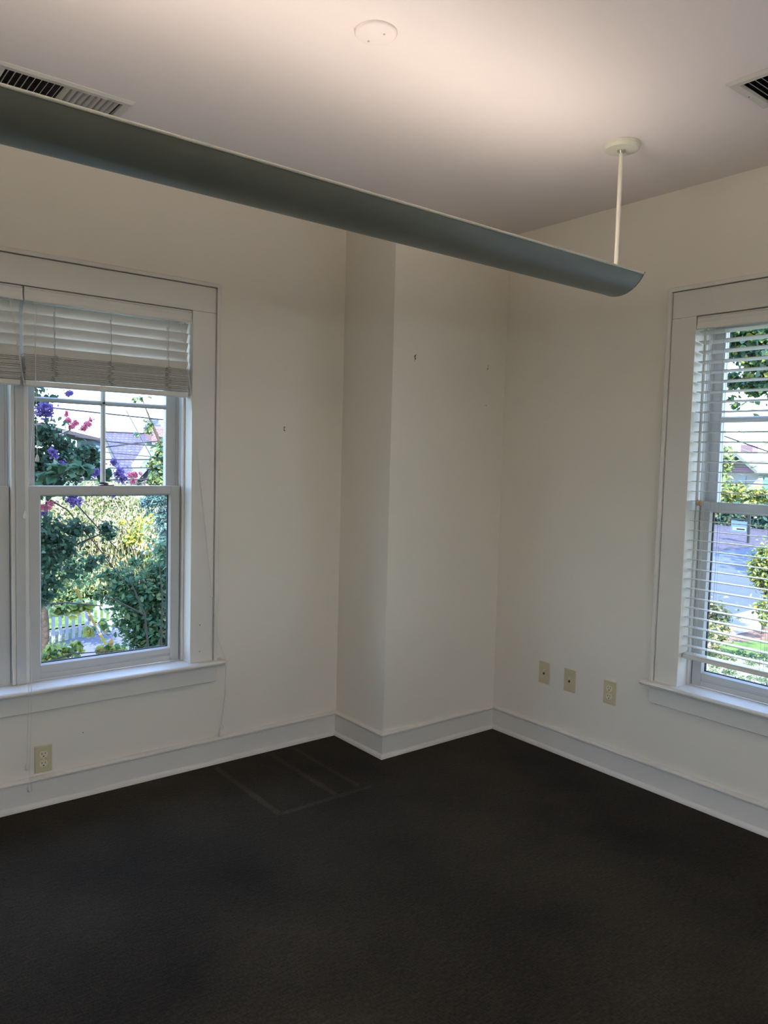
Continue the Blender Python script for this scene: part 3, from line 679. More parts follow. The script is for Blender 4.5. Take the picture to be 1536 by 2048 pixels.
# left-hand view
patch('driveway', [(20, 1360), (420, 1300), (420, 1208), (150, 1275)], 'drive', .03)
patch('back_lawn', [(40, 1268), (330, 1225), (330, 1150), (40, 1150)], 'grass', .02)
patch('gravel_edge', [(40, 1420), (420, 1380), (420, 1300), (40, 1345)], 'conc', .035)

# ------------------------------------------------------------------ plants
def leaf_mesh(name, blobs, n, size, mats, parent=None, up=.3, elong=1.8, shell=.35, weights=None, droop=0, scatter=.45):
    c = np.array([b[:3] for b in blobs], float); rad = np.array([[b[3]]*3 if np.isscalar(b[3]) else b[3] for b in blobs], float)
    w = np.prod(rad, axis=1)**(2/3) * (np.array([b[4] if len(b) > 4 else 1 for b in blobs])); k = rng.choice(len(blobs), n, p=w/w.sum())
    d = rng.normal(size=(n, 3)); d /= np.linalg.norm(d, axis=1)[:, None]
    rr = (shell+(1-shell)*rng.random(n))**.8 * (1+.12*rng.normal(size=n))
    far = rng.random(n) < scatter; rr = np.where(far, np.abs(rng.normal(size=n))*.75+.2, rr)
    p = c[k]+d*rr[:, None]*rad[k]
    nrm = d*.6+rng.normal(size=(n, 3))*.6+np.array([0, 0, up]); nrm /= np.linalg.norm(nrm, axis=1)[:, None]
    t = rng.normal(size=(n, 3)); t[:, 2] -= droop*1.5; t -= nrm*np.sum(t*nrm, axis=1)[:, None]; t /= np.linalg.norm(t, axis=1)[:, None]
    s = np.cross(nrm, t); L = size*(.65+.7*rng.random(n)); Wd = L/elong
    # pointed leaf folded on its midrib: 6 verts, 4 tris->2 quads
    a = p-t*L[:, None]*.5; b = p+t*L[:, None]*.5; fold = nrm*(Wd*.22)[:, None]
    v = np.stack([a, p-t*(L*.12)[:, None]+s*(Wd*.5)[:, None]+fold, p+t*(L*.22)[:, None]+s*(Wd*.38)[:, None]+fold, b,
                  p+t*(L*.22)[:, None]-s*(Wd*.38)[:, None]+fold, p-t*(L*.12)[:, None]-s*(Wd*.5)[:, None]+fold], axis=1).reshape(-1, 3)
    base_ = np.arange(n)[:, None]*6
    f = np.concatenate([base_+np.array([[0, 1, 2, 3]]), base_+np.array([[0, 3, 4, 5]])], axis=1).reshape(-1, 4)
    me = bpy.data.meshes.new(name); me.vertices.add(len(v)); me.vertices.foreach_set('co', v.ravel())
    me.loops.add(f.size); me.loops.foreach_set('vertex_index', f.ravel().astype(np.int32)); me.polygons.add(len(f))
    me.polygons.foreach_set('loop_start', np.arange(len(f), dtype=np.int32)*4); me.polygons.foreach_set('loop_total', np.full(len(f), 4, np.int32))
    for m_ in mats: me.materials.append(m_)
    mi = np.repeat(rng.choice(len(mats), n, p=weights), 2).astype(np.int32); me.polygons.foreach_set('material_index', mi)
    me.update(); me.validate()
    o = bpy.data.objects.new(name, me); COL.objects.link(o)
    if parent: o.parent = parent
    return o
def B(px, py, Y, rpx, ax='y', w=1, asp=(1, 1, 1)):
    p = aty(px, py, Y) if ax == 'y' else atx(px, py, Y)
    r = rpx*((p-CAM).dot(F_))/FPX
    return (p.x, p.y, p.z, (r*asp[0], r*asp[1], r*asp[2]), w)
def branchy(name, mt, paths, parent):
    m = MB()
    for pts, r0, r1 in paths:
        n = len(pts); m.tube(pts, [r0+(r1-r0)*i/(n-1) for i in range(n)], 8)
    return m.build(name, M[mt], parent)

# crape myrtle close to the left window
cm = empty('crape_myrtle', (1.35, 2.2, G)); tag(cm, 'dark green tree with pink and purple flowers close outside the left window', 'tree')
def rel(o, par):
    o.parent = par; o.matrix_parent_inverse = Matrix.Translation(-par.location); return o
Y1 = 1.9
blobs = [B(92, 872, Y1, 26), B(82, 925, Y1, 32), B(130, 893, Y1, 20, w=.8), B(165, 905, Y1, 18, w=.7), B(118, 925, Y1, 26), B(150, 915, Y1+.3, 24, w=.8), B(108, 955, Y1, 26), B(150, 950, Y1, 16, w=.6),
         B(190, 915, Y1, 14), B(186, 900, Y1, 9), B(175, 940, Y1, 16), B(196, 935, Y1, 12), B(212, 950, Y1, 14, w=.8), B(78, 800, Y1, 14, w=.6), B(105, 796, Y1, 8, w=.7), B(98, 1065, Y1, 30), B(95, 1110, Y1, 36, w=.8), B(135, 1088, Y1, 24, w=.8), B(150, 1058, Y1, 16), B(178, 1060, Y1, 12), B(214, 1058, Y1, 13, w=1.3), B(220, 1072, Y1, 9),
         B(100, 1165, Y1, 28, w=.4), B(140, 1140, Y1, 26, w=.4), B(180, 1128, Y1, 16, w=.7), B(205, 1118, Y1, 9, w=.7), B(40, 870, Y1, 40), B(30, 960, Y1, 50), B(30, 1100, Y1, 60), B(40, 780, Y1, 40), B(80, 1190, Y1, 24)]
rel(leaf_mesh('foliage', blobs, 9500, .036, LM['dk'], None, scatter=.65, up=.5, elong=1.7, weights=[.5, .34, .16]), cm)
rel(leaf_mesh('foliage', [B(112, 935, 1.35, 14), B(150, 940, 1.35, 16, asp=(1.4, 1, .5)), B(180, 938, 1.35, 12, asp=(1.4, 1, .6)), B(90, 960, 1.35, 16)], 46, .075, [LM['dk'][1], LM['dk'][2], LM['vib'][0]], None, up=.9, elong=1.5), cm)
for lst, key, n, nm in (([B(90, 815, Y1-.2, 12, asp=(1.3, 1, .8)), B(78, 826, Y1-.2, 9), B(98, 827, Y1-.2, 9)], 'pur', 420, 'purple_flower_cluster'), ([B(103, 903, Y1-.3, 7), B(110, 912, Y1-.3, 6)], 'pur', 130, 'purple_flower_cluster'),
    ([B(138, 787, Y1-.1, 7, asp=(1.4, 1, .7))], 'pur', 90, 'purple_flower_cluster'), ([B(192, 945, Y1-.2, 8)], 'pur', 130, 'purple_flower_cluster'), ([B(228, 925, Y1-.2, 7, asp=(1, 1, 1)), B(240, 945, Y1-.2, 10), B(246, 958, Y1-.2, 8)], 'pur', 330, 'purple_flower_cluster'),
    ([B(148, 1000, Y1-.1, 12, asp=(1.4, 1, .9))], 'pur', 300, 'purple_flower_cluster'), ([B(84, 1028, Y1, 5)], 'pur', 50, 'purple_flower_cluster'), ([B(228, 990, Y1, 4)], 'pur', 40, 'purple_flower_cluster'), ([B(125, 928, Y1-.2, 6)], 'pur', 70, 'purple_flower_cluster'),
    ([B(133, 828, Y1+.2, 5, asp=(.7, 1, 1.3)), B(137, 842, Y1+.2, 7), B(151, 845, Y1+.2, 6), B(143, 855, Y1+.2, 5)], 'pin', 260, 'pink_flower_cluster'),
    ([B(166, 856, Y1+.2, 6), B(175, 849, Y1+.2, 7), B(182, 841, Y1+.2, 4)], 'pin', 230, 'pink_flower_cluster'), ([B(140, 922, Y1+.3, 7), B(150, 925, Y1+.3, 6)], 'pin', 120, 'pink_flower_cluster'), ([B(92, 843, Y1, 5), B(112, 880, Y1, 6)], 'pin', 90, 'pink_flower_cluster'),
    ([B(262, 950, Y1, 6), B(272, 950, Y1, 5), B(281, 947, Y1, 3), B(266, 962, Y1, 5)], 'pin', 170, 'pink_flower_cluster'), ([B(90, 1014, Y1, 8, asp=(1.4, 1, .7)), B(101, 1006, Y1, 5)], 'pin', 170, 'pink_flower_cluster'),
    ([B(128, 905, Y1+.5, 14), B(150, 918, Y1+.5, 14), B(168, 928, Y1+.5, 14), B(182, 898, Y1+.5, 8), B(118, 868, Y1+.5, 10), B(160, 950, Y1+.5, 12)], 'ppk', 520, 'pale_flower_cluster')):
    rel(leaf_mesh(nm, lst, n, .017, LM[key], None, up=.1, elong=1.1, shell=.1), cm)
def P_(px, py, Y): return aty(px, py, Y)
rel(branchy('branch', 'twig', [([P_(60, 1240, 2.2), P_(80, 1120, 2.1), P_(95, 1000, 2.0), P_(100, 880, 1.9), P_(88, 815, 1.9)], .018, .005), ([P_(80, 1120, 2.1), P_(150, 1090, 2), P_(225, 1058, 1.9)], .010, .003),
    ([P_(95, 1000, 2.0), P_(160, 930, 1.9), P_(196, 905, 1.9)], .009, .003), ([P_(86, 990, 1.5), P_(105, 958, 1.35), P_(135, 942, 1.35), P_(180, 932, 1.35)], .006, .003), ([P_(100, 880, 1.9), P_(140, 860, 2.1), P_(133, 825, 2.1)], .005, .002),
    ([P_(100, 1000, 1.9), P_(135, 1020, 1.9), P_(200, 1100, 1.9), P_(260, 1180, 1.9)], .005, .003), ([P_(150, 1005, 1.9), P_(200, 1060, 1.9), P_(240, 1105, 1.9)], .005, .003), ([P_(88, 1210, 2.2), P_(130, 1205, 2.3), P_(205, 1212, 2.5)], .008, .003)], None), cm)
b0 = P_(86, 1200, 2.2)
rel(branchy('trunk', 'bark', [([Vector((b0.x-.25, b0.y+.2, G)), Vector((b0.x-.22, b0.y+.15, -1.5)), Vector((b0.x-.2, b0.y, b0.z))], .06, .03)], None), cm)

tt = empty('tree_trunk', atg(87, 1330)); tag(tt, 'brown bare tree trunk at the left end of the white picket fence', 'tree trunk')
p0 = atg(87, 1335); p1 = aty(84, 1180, p0.y); p2 = aty(80, 1090, p0.y)
q = branchy('trunk', 'bark', [([p0, (p0+p1)/2+Vector((.05, 0, 0)), p1, p2], .10, .075)], None); rel(q, tt)
rel(leaf_mesh('foliage', [B(95, 1120, p0.y, 40), B(150, 1150, p0.y, 45), B(60, 1080, p0.y, 60)], 1500, .11, LM['vib'], None), tt)

sh = empty('broadleaf_shrub', (2.2, 3.4, G)); tag(sh, 'tall broad leaved green shrub filling the lower right of the left window', 'shrub')
Y2 = 3.3
rel(leaf_mesh('foliage', [B(290, 1190, Y2, 42), B(318, 1150, Y2, 30), B(250, 1165, Y2, 30, w=.8), B(310, 1240, Y2, 45), B(268, 1225, Y2, 32), B(230, 1200, Y2, 22, w=.6), B(300, 1285, Y2, 34), B(245, 1250, Y2, 18, w=.6), B(330, 1200, Y2, 40), B(350, 1260, Y2, 50),
     B(222, 1150, Y2, 18, w=.6), B(196, 1190, Y2, 12, w=.5), B(200, 1150, Y2, 12, w=.5), B(270, 1125, Y2, 12, w=.7), B(275, 1275, Y2, 24, w=.8), B(330, 1100, Y2, 20, w=.6), B(360, 1150, Y2, 50)], 8000, .052, LM['vib'], None, scatter=.6, up=.5, elong=2.0, weights=[.5, .35, .15]), sh)
rel(leaf_mesh('yellowing_leaves', [B(118, 1222, Y2-.6, 12, asp=(1.3, 1, .7)), B(138, 1216, Y2-.6, 12, asp=(1.2, 1, .8)), B(160, 1214, Y2-.6, 9), B(178, 1212, Y2-.6, 8), B(105, 1305, Y2-.6, 14), B(130, 1305, Y2-.6, 14, asp=(1.4, 1, .7)), B(155, 1292, Y2-.6, 10), B(90, 1320, Y2-.6, 12), B(200, 1302, Y2-.6, 8), B(218, 1300, Y2-.6, 12), B(178, 1262, Y2-.6, 9), B(205, 1250, Y2-.6, 8), B(240, 1305, Y2-.6, 12)], 620, .056, [LM['vib'][1], LM['ylf'][0], LM['ylf'][1], LM['ylf'][2]], None, scatter=.7, up=.2, elong=1.5, weights=[.28, .34, .30, .08]), sh)
rel(branchy('branch', 'twig', [([P_(300, 1340, 3), P_(290, 1230, 3), P_(260, 1160, 3)], .012, .004), ([P_(320, 1340, 3), P_(325, 1200, 3), P_(318, 1120, 3)], .012, .004), ([P_(90, 1325, 2.4), P_(140, 1308, 2.4), P_(250, 1300, 2.4)], .006, .003), ([P_(290, 1230, 3), P_(230, 1200, 3), P_(190, 1185, 3)], .008, .003),
    ([Vector((P_(300, 1340, 3).x, 3.1, G)), P_(300, 1340, 3)], .03, .02)], None), sh)

wl = empty('weeping_willow', (5.5, 21.5, G)); tag(wl, 'sunlit pale yellow green weeping tree mass behind the lower sash', 'tree')
rel(leaf_mesh('foliage', [B(130, 1035, 20.5, 48), B(180, 1015, 21.5, 45), B(235, 1010, 21.5, 50, asp=(1, 1, 1)), B(285, 1035, 20.5, 46), B(215, 1075, 20.5, 55), B(145, 1090, 21.5, 45), B(280, 1100, 20.5, 48), B(320, 1075, 15, 36), B(190, 1140, 20.5, 44), B(250, 1150, 20.5, 44), B(110, 1150, 21.5, 36), B(300, 1160, 20.5, 40), B(90, 1040, 20.5, 40), B(180, 975, 21.5, 18, w=.7), B(235, 978, 21.5, 18, w=.7)], 34000, .14, LM['wil'], None, up=.25, elong=2.8, droop=1.2, scatter=.6, weights=[.34, .26, .22, .18]), wl)
wt = []
for _ in range(30):
    x = random.uniform(150, 300); y_ = random.uniform(985, 1050); p = P_(x, y_, 18.9+random.random()); dx = random.uniform(-.3, .5)
    wt.append(([p, p+Vector((dx, 0, -.9)), p+Vector((dx*1.6, 0, -1.9))], .007, .004))
rel(branchy('hanging_twigs', 'picket', wt[:0]+wt, None), wl); bpy.data.objects['hanging_twigs'].data.materials[0] = mat('dry_twig', (.30, .26, .20), .8)
rel(branchy('trunk', 'bark', [([Vector((6.9, 22.4, G)), Vector((6.8, 22.4, -1.5)), P_(215, 1085, 22.4)], .14, .05)], None), wl)
yb = empty('yellow_shrub', (12, 19.5, G)); tag(yb, 'bright yellow leaved bush at the right of the left window view', 'shrub')
rel(leaf_mesh('foliage', [B(305, 1040, 19.3, 13, asp=(1.2, 1, .9)), B(318, 1052, 19.3, 10), B(285, 1060, 19.3, 20.5, w=.5), B(262, 1080, 19.3, 14, w=.35), B(300, 1090, 19.3, 18, w=.5), B(300, 1062, 19.3, 9), B(322, 1070, 19.3, 8), B(245, 1045, 19.3, 6, w=.5), B(312, 1100, 19.6, 26, w=.4)], 2600, .13, LM['yel'], None, up=.4, weights=[.45, .3, .25]), yb)
hd = empty('garden_hedge', (5, 22, G)); tag(hd, 'green hedge behind the white picket fence', 'hedge')
rel(leaf_mesh('foliage', [B(110+30*i, 1190-3*i, 21, 24, asp=(1.1, 1, .9)) for i in range(9)], 4200, .14, LM['lime']+[LM['vib'][0]], None, weights=[.25, .2, .3, .25]), hd)
cf = empty('blue_green_conifer', (4.2, 8, G)); tag(cf, 'blue green conifer at the right edge of the left window view', 'tree')
rel(leaf_mesh('foliage', [B(322, 1000, 9, 16), B(305, 1002, 9, 14, w=.8), B(335, 1040, 9, 20), B(338, 1090, 9, 20), B(345, 990, 9, 20), B(290, 1008, 9.2, 10, w=.6), B(340, 1130, 9, 26), B(360, 1050, 9, 40)], 4200, .13, LM['con'], None, up=.2, elong=4.5, droop=.4, weights=[.4, .4, .2]), cf)
rel(branchy('trunk', 'bark', [([Vector((P_(345, 1000, 9).x, 9, G)), P_(345, 1000, 9)], .12, .03)], None), cf)
vn = empty('climbing_vine', (5.5, 12, G)); tag(vn, 'green vine covered tree in front of the shingled house', 'vine')
rel(leaf_mesh('foliage', [B(322, 905, 12, 11), B(312, 925, 12, 12), B(325, 940, 12, 15), B(308, 950, 12, 10), B(320, 965, 12, 14), B(335, 915, 12, 14), B(302, 965, 12, 6, w=.6), B(318, 890, 12, 6, w=.5), B(340, 960, 12, 20), B(297, 860, 12, 7, w=.5), B(300, 850, 12, 5, w=.6), B(322, 880, 12, 5, w=.3), B(290, 843, 12, 4, w=.3), B(270, 800, 12, 5, w=.4), B(296, 828, 12, 3, w=.3), B(283, 798, 12, 4, w=.3), B(298, 795, 12, 4, w=.2), B(275, 870, 12, 4, w=.3)], 2500, .11, [LM['vib'][1], LM['lime'][1], LM['con'][0], LM['lime'][0]], None, up=.3, weights=[.35, .2, .25, .2]), vn)
rel(branchy('trunk', 'twig', [([Vector((P_(325, 960, 12).x, 12, G)), P_(325, 960, 12), P_(318, 880, 12), P_(300, 838, 12), P_(285, 800, 12)], .06, .01)], None), vn)

# ------------------------------------------------------------------ white picket fence
f0 = atg(70, 1297); f1 = atg(345, 1240); f0.z = f1.z = G
dv = (f1-f0); Ln = dv.length; ang = math.atan2(dv.y, dv.x)
fe = empty('picket_fence', f0, ang); tag(fe, 'white picket fence with pointed pickets beyond the driveway', 'fence')
MB().box(-1.5, Ln, .03, .07, .22, .31).build('rail', M['picket'], fe); MB().box(-1.5, Ln, .03, .07, .66, .75).build('rail', M['picket'], fe)
pm = None; x = -1.4; i = 0
while x < Ln:
    if pm is None:
        A = [(0, 0, .05), (.085, 0, .05), (.085, 0, .90), (.0425, 0, .98), (0, 0, .90)]; m = MB().loft(A, [(a, .022, c) for a, b, c in A]); pm = fixn(m.build('picket', M['picket'], fe)); pm.location = (x, 0, 0)
    else:
        c = pm.copy(); COL.objects.link(c); c.parent = fe; c.location = (x, 0, 0)
    x += .185; i += 1
x = -.9
while x < Ln:
    MB().box(x, x+.11, .07, .18, 0, .92).build('post', M['picket'], fe); x += 2.4
# guy wire with yellow guard
gw = empty('guy_wire', aty(150, 1178, 11.0)); tag(gw, 'slanting guy wire with broken lengths of yellow plastic guard', 'guy wire')
a0 = aty(150, 1176, 11.0); a1 = aty(212, 1290, 13.2); a0.z, a1.z = a0.z, a1.z
dn = (a1-a0)
rel(MB().tube([a0-dn*1.6, a1+dn*.06], .010, 6).build('cable', M['wiregrey']), gw)
for s0, s1 in ((0.0, .17), (.42, .60), (.78, .97)):
    rel(MB().tube([a0+dn*s0, a0+dn*s1], .028, 8).build('yellow_guard', M['yellow']), gw)

# ------------------------------------------------------------------ overhead cables, left view
def wire(pa, pb, Ya, Yb, r, label, mt='wire', ext=.35, ax='y', sagv=.0):
    f = aty if ax == 'y' else atx
    a = f(*pa, Ya); b = f(*pb, Yb); d = b-a; a2 = a-d*ext; b2 = b+d*ext; n = 12
    pts = [a2+(b2-a2)*(i/n)-Vector((0, 0, sagv*(1-(2*i/n-1)**2))) for i in range(n+1)]
    m = MB().tube([p-a2 for p in pts], r, 6); o = m.build('power_line', M[mt]); o.location = a2
    return tag(o, label, 'cable', 'overhead cables')
wire((117, 817), (331, 840), 11, 12, .016, 'highest dark cable, sloping down right across the sky in the left window')
wire((140, 861), (330, 838), 12, 13, .009, 'thin cable rising to the right across the sky above the shingled roof', 'wiregrey')
wire((200, 878), (331, 890), 12, 12, .013, 'upper sagging dark cable crossing the shingled roof', sagv=.04)
wire((200, 897), (331, 882), 12, 12, .014, 'dark cable rising to the right across the shingled roof', sagv=-.02)
wire((207, 904), (298, 913), 12, 12, .008, 'thin cable low on the shingled roof', ext=.3)
wire((130, 919), (296, 919), 12, 12, .014, 'level dark cable crossing the lower part of the shingled roof', ext=.3)
wire((243, 936), (330, 935), 12, 12, .012, 'level cable at the eave of the shingled roof', ext=.3)
wire((150, 960), (300, 959), 12, 12, .018, 'lowest thick cable in front of the pink flowers', ext=.4)
wire((253, 822), (302, 912), 8, 8.5, .008, 'pale cable slanting steeply down across the shingled roof', 'wiregrey', ext=.02)

# ------------------------------------------------------------------ house beyond the left window
hs = empty('house', (14, 38, G)); tag(hs, 'house with purple grey shingled roof and brick chimney seen through the left window', 'house')
def part(m, name, mt, par=hs): o = m.build(name, M[mt] if isinstance(mt, str) else mt); return rel(o, par)
YR, YE = 38, 33
r0 = aty(206, 864.5, YR); r1 = aty(308, 868, YR); zR = r0.z; e0 = aty(207, 975, YE)
xa, xb = r0.x, r1.x+1.0; zE = e0.z
m = MB(); m.add([(xa, YR, zR), (xb, YR, zR), (xb, YE, zE), (xa-.4, YE, zE), (xa, YR+5, zE), (xb, YR+5, zE), (xa, YR, zR-.15), (xb, YR, zR-.15), (xb, YE, zE-.15), (xa-.4, YE, zE-.15)],
    [(0, 1, 2, 3), (0, 4, 5, 1), (3, 2, 8, 9), (0, 3, 9, 6)]); part(m, 'roof', 'shingle')
m = MB(); m.box(xa+.2, xb, YE+.4, YR+4.6, G, zE+.0); m.add([(xa+.2, YE+.4, zE), (xa+.2, YR+4.6, zE), (xa+.2, YR, zR-.3)], [(0, 1, 2)]); part(m, 'wall', 'siding')
# small dark ridge lining and lower left gable edge (white rake)
m = MB(); m.tube([(xa, YR, zR+.03), (xb, YR, zR+.03)], .05, 6); part(m, 'ridge', 'dark_shadewall')
m = MB(); a = aty(200, 893, YE-1); b = aty(222, 912, YE-1); m.add([(a.x, YE-1, a.z+.25), (a.x, YE-1, a.z-.7), (b.x, YE-1, b.z-.3), (b.x-.1, YE-1, b.z+.0)], [(0, 1, 2, 3)]); 
m.add([(a.x, YE-.8, a.z+.25), (a.x, YE-.8, a.z-.7), (b.x, YE-.8, b.z-.3), (b.x-.1, YE-.8, b.z+.0)], [(0, 1, 2, 3)]); part(m, 'dormer_cheek', 'siding')
# cross gable facing the viewer
def atd(px, py, D):
    d = ray(px, py); return CAM + d*(D/d.length)
F1, K1 = atd(314, 902, 33), atd(291, 892.5, 39); F2, K2 = atd(269, 950, 33), atd(262, 936, 37.5)
F3 = Vector((2*F1.x-F2.x, 2*F1.y-F2.y, F2.z)); K3 = Vector((2*K1.x-K2.x, 2*K1.y-K2.y, K2.z)); up_ = Vector((0, 0, .12))
m = MB(); m.loft([F1+up_, F2+up_, F2, F1], [K1+up_, K2+up_, K2, K1]); m.loft([F1+up_, F3+up_, F3, F1], [K1+up_, K3+up_, K3, K1]); fixn(part(m, 'gable_roof', 'shinglesunlit'))
nv = (F1-K1); nv.z = 0; nv.normalize(); nv *= .07; dz_ = Vector((0, 0, .34)); m = MB()
for q_ in (F2, F3): m.loft([F1+up_+nv, q_+up_+nv, q_-dz_+nv, F1-dz_+nv], [F1+up_, q_+up_, q_-dz_, F1-dz_])
fixn(part(m, 'fascia', 'fascia'))
w2 = F2*.93+F3*.07-nv*3; w3 = F3*.93+F2*.07-nv*3; wt_ = F1-nv*3-Vector((0, 0, .25)); m = MB()
b2, b3 = w2.copy(), w3.copy(); b2.z = b3.z = G; w2.z -= .1; w3.z -= .1; k_ = (K1-F1)*.8; k_.z = 0
m.loft([wt_, w2, b2, b3, w3], [p+k_ for p in (wt_, w2, b2, b3, w3)]); fixn(part(m, 'gable_wall', 'dark_shadewall'))
# chimney
cA = aty(303, 862, YR-1); cB = aty(329, 862, YR-1); m = MB(); zt_ = aty(316, 853, YR-1).z; m.box(cA.x, cB.x, YR-1, YR+.2, zR-3.2, zt_); part(m, 'chimney', 'brick')
m = MB(); zq = aty(316, 838, YR-1).z; m.box(cA.x+.05, cB.x-.15, YR-.9, YR+.1, zt_, zt_+.12); m.box(cA.x+.12, cB.x-.25, YR-.8, YR, zt_+.14, zq); part(m, 'chimney_cap', 'metalroof')
bs = empty('blue_building', (9, 30, G)); tag(bs, 'pale blue walled building with dark flat roof edge behind the tree', 'building')
a = aty(187, 880, 30); b = aty(215, 900, 30); m = MB(); m.box(a.x, b.x-.25, 30, 32.3, G, a.z); rel(m.build('wall', M['bluewall']), bs)
a2 = aty(160, 868, 30); m = MB(); m.add([(a2.x-2, 29.8, a2.z+.45), (b.x-.2, 29.8, a.z+.05), (b.x-.2, 32.4, a.z+.05), (a2.x-2, 32.4, a2.z+.45), (a2.x-2, 29.8, a2.z+.3), (b.x-.2, 29.8, a.z-.1), (b.x-.2, 32.4, a.z-.1), (a2.x-2, 32.4, a2.z+.3)], [(0, 1, 2, 3), (4, 5, 6, 7), (0, 1, 5, 4), (2, 3, 7, 6), (1, 2, 6, 5), (0, 3, 7, 4)]); rel(m.build('roof', M['dark_shadewall']), bs)

# ------------------------------------------------------------------ right-hand view
XR = 12
mp = empty('maple_tree', (9, 1, G)); tag(mp, 'maple tree with green and yellow leaves at the top of the right window', 'tree')
rel(leaf_mesh('foliage', [B(1470, 682, XR, 20, 'x'), B(1500, 670, XR, 20, 'x'), B(1530, 690, XR, 30, 'x'), B(1480, 705, XR, 18, 'x'), B(1515, 715, XR, 18, 'x', .8), B(1540, 720, XR, 20, 'x', .8), B(1465, 762, XR, 14, 'x', .9), B(1495, 768, XR, 18, 'x'), B(1525, 770, XR, 20, 'x'), B(1545, 740, XR, 16, 'x', .6), B(1500, 735, XR, 9, 'x', .5), B(1530, 735, XR, 8, 'x', .6), B(1560, 700, XR, 50, 'x'), B(1470, 640, XR, 50, 'x'), B(1540, 640, XR, 60, 'x'), B(1530, 790, XR, 6, 'x', .3), B(1462, 797, XR, 7, 'x', .3), B(1470, 812, XR, 9, 'x', .22)], 6200, .135, LM['map'], None, scatter=.6, up=.4, elong=1.2, weights=[.38, .28, .16, .18]), mp)
_b = lambda x, y: atx(x, y, XR)
rel(branchy('branch', 'twig', [([Vector((XR, -5.2, G)), Vector((XR, -5.0, 1.0)), Vector((XR, -4.0, 3.6)), _b(1580, 720), _b(1500, 760)], .22, .02), ([Vector((XR, -4.0, 3.6)), _b(1560, 640), _b(1480, 690)], .08, .02)], None), mp)
rs = [('round_shrub', 'yellow green shrub at the lower left of the right window, beside the driveway', 'lime+aut', [B(1420, 1225, 15.5, 20, 'x'), B(1440, 1230, 15.5, 18, 'x'), B(1425, 1265, 15, 24, 'x'), B(1445, 1262, 15.2, 14, 'x', .7), B(1415, 1290, 14.6, 20, 'x', .8), B(1400, 1240, 15.5, 24, 'x')], 5200, .11),
      ('roadside_tree', 'bright green and yellow small tree leaning over the road at the right edge', 'lime+yel', [B(1535, 1110, 19, 18, 'x'), B(1520, 1130, 19, 18, 'x'), B(1530, 1155, 19, 20, 'x'), B(1512, 1150, 19, 12, 'x', .7), B(1545, 1130, 19, 30, 'x'), B(1517, 1167, 19, 9, 'x', .4), B(1545, 1180, 19, 16, 'x', .5), B(1550, 1220, 18, 18, 'x', .5), B(1520, 1215, 18, 14, 'x', .35), B(1530, 1240, 17, 12, 'x', .4)], 5600, .11)]
for nm, lb, ks, bl_, n, sz in rs:
    ms = sum((LM[k] for k in ks.split('+')), []); o = empty(nm, (bl_[0][0], bl_[0][1], G)); tag(o, lb, 'shrub' if 'shrub' in nm else 'tree')
    rel(leaf_mesh('foliage', bl_, n, sz, ms, None, up=.4, weights=np.array([1/len(ms)]*len(ms))), o)
    rel(branchy('stem', 'twig', [([Vector((bl_[0][0], bl_[0][1], G)), Vector(bl_[0][:3])], .05, .02)], None), o)
lh = empty('roadside_hedge', (60, 28, -2)); tag(lh, 'long yellow green hedge across the road below the far house', 'hedge')
rel(leaf_mesh('foliage', [B(1430+16*i, 991+random.uniform(-1, 3), 58, 11, 'x', asp=(1, 1.5, 1)) for i in range(10)], 4200, .42, LM['lime']+LM['yel'][:2], None, up=.5, weights=[.25, .3, .15, .15, .15]), lh)
dh = empty('shaded_thicket', (48, 22, -2)); tag(dh, 'dark shaded thicket behind the roadside sign', 'shrub')
rel(leaf_mesh('foliage', [B(1420+18*i, 1045+random.uniform(-6, 8), 50, 20, 'x') for i in range(9)]+[B(1425+18*i, 1025, 50, 12, 'x', .6) for i in range(8)], 5200, .40, [LM['dk'][0], LM['dk'][1], LM['con'][0], LM['aut'][1], LM['aut'][2]], None, up=.3, elong=2.4, weights=[.34, .26, .25, .09, .06]), dh)
ft = empty('distant_trees', (80, 40, -2)); tag(ft, 'pale green trees beside and behind the far white house', 'trees')
rel(leaf_mesh('foliage', [B(1445, 925, 64, 16, 'x'), B(1430, 940, 64, 20, 'x'), B(1465, 912, 86, 8, 'x', .7), B(1440, 965, 64, 16, 'x'), B(1450, 900, 86, 6, 'x', .5), B(1415, 920, 64, 24, 'x'), B(1465, 980, 62, 10, 'x', .8), B(1480, 972, 62, 7, 'x', .6)], 3800, .5, LM['lime']+[LM['wil'][0]], None, up=.4, weights=[.35, .3, .2, .15]), ft)
# low groundcover scattered over the planting bed: nobody could count it
gcb = []
for _ in range(150):
    p = atg(random.uniform(1395, 1560), 1312+random.random()**1.2*120); r_ = random.uniform(.05, .22); gcb.append((p.x, p.y, G+.06+r_*.2, (r_, r_, r_*.5)))
tag(leaf_mesh('groundcover_plants', gcb, 4200, .060, [LM['lime'][0], LM['lime'][2], LM['vib'][1], LM['aut'][2]], None, up=.8, elong=1.5), 'small green groundcover plants scattered over the pale bed below the right window', 'plants', kind='stuff')
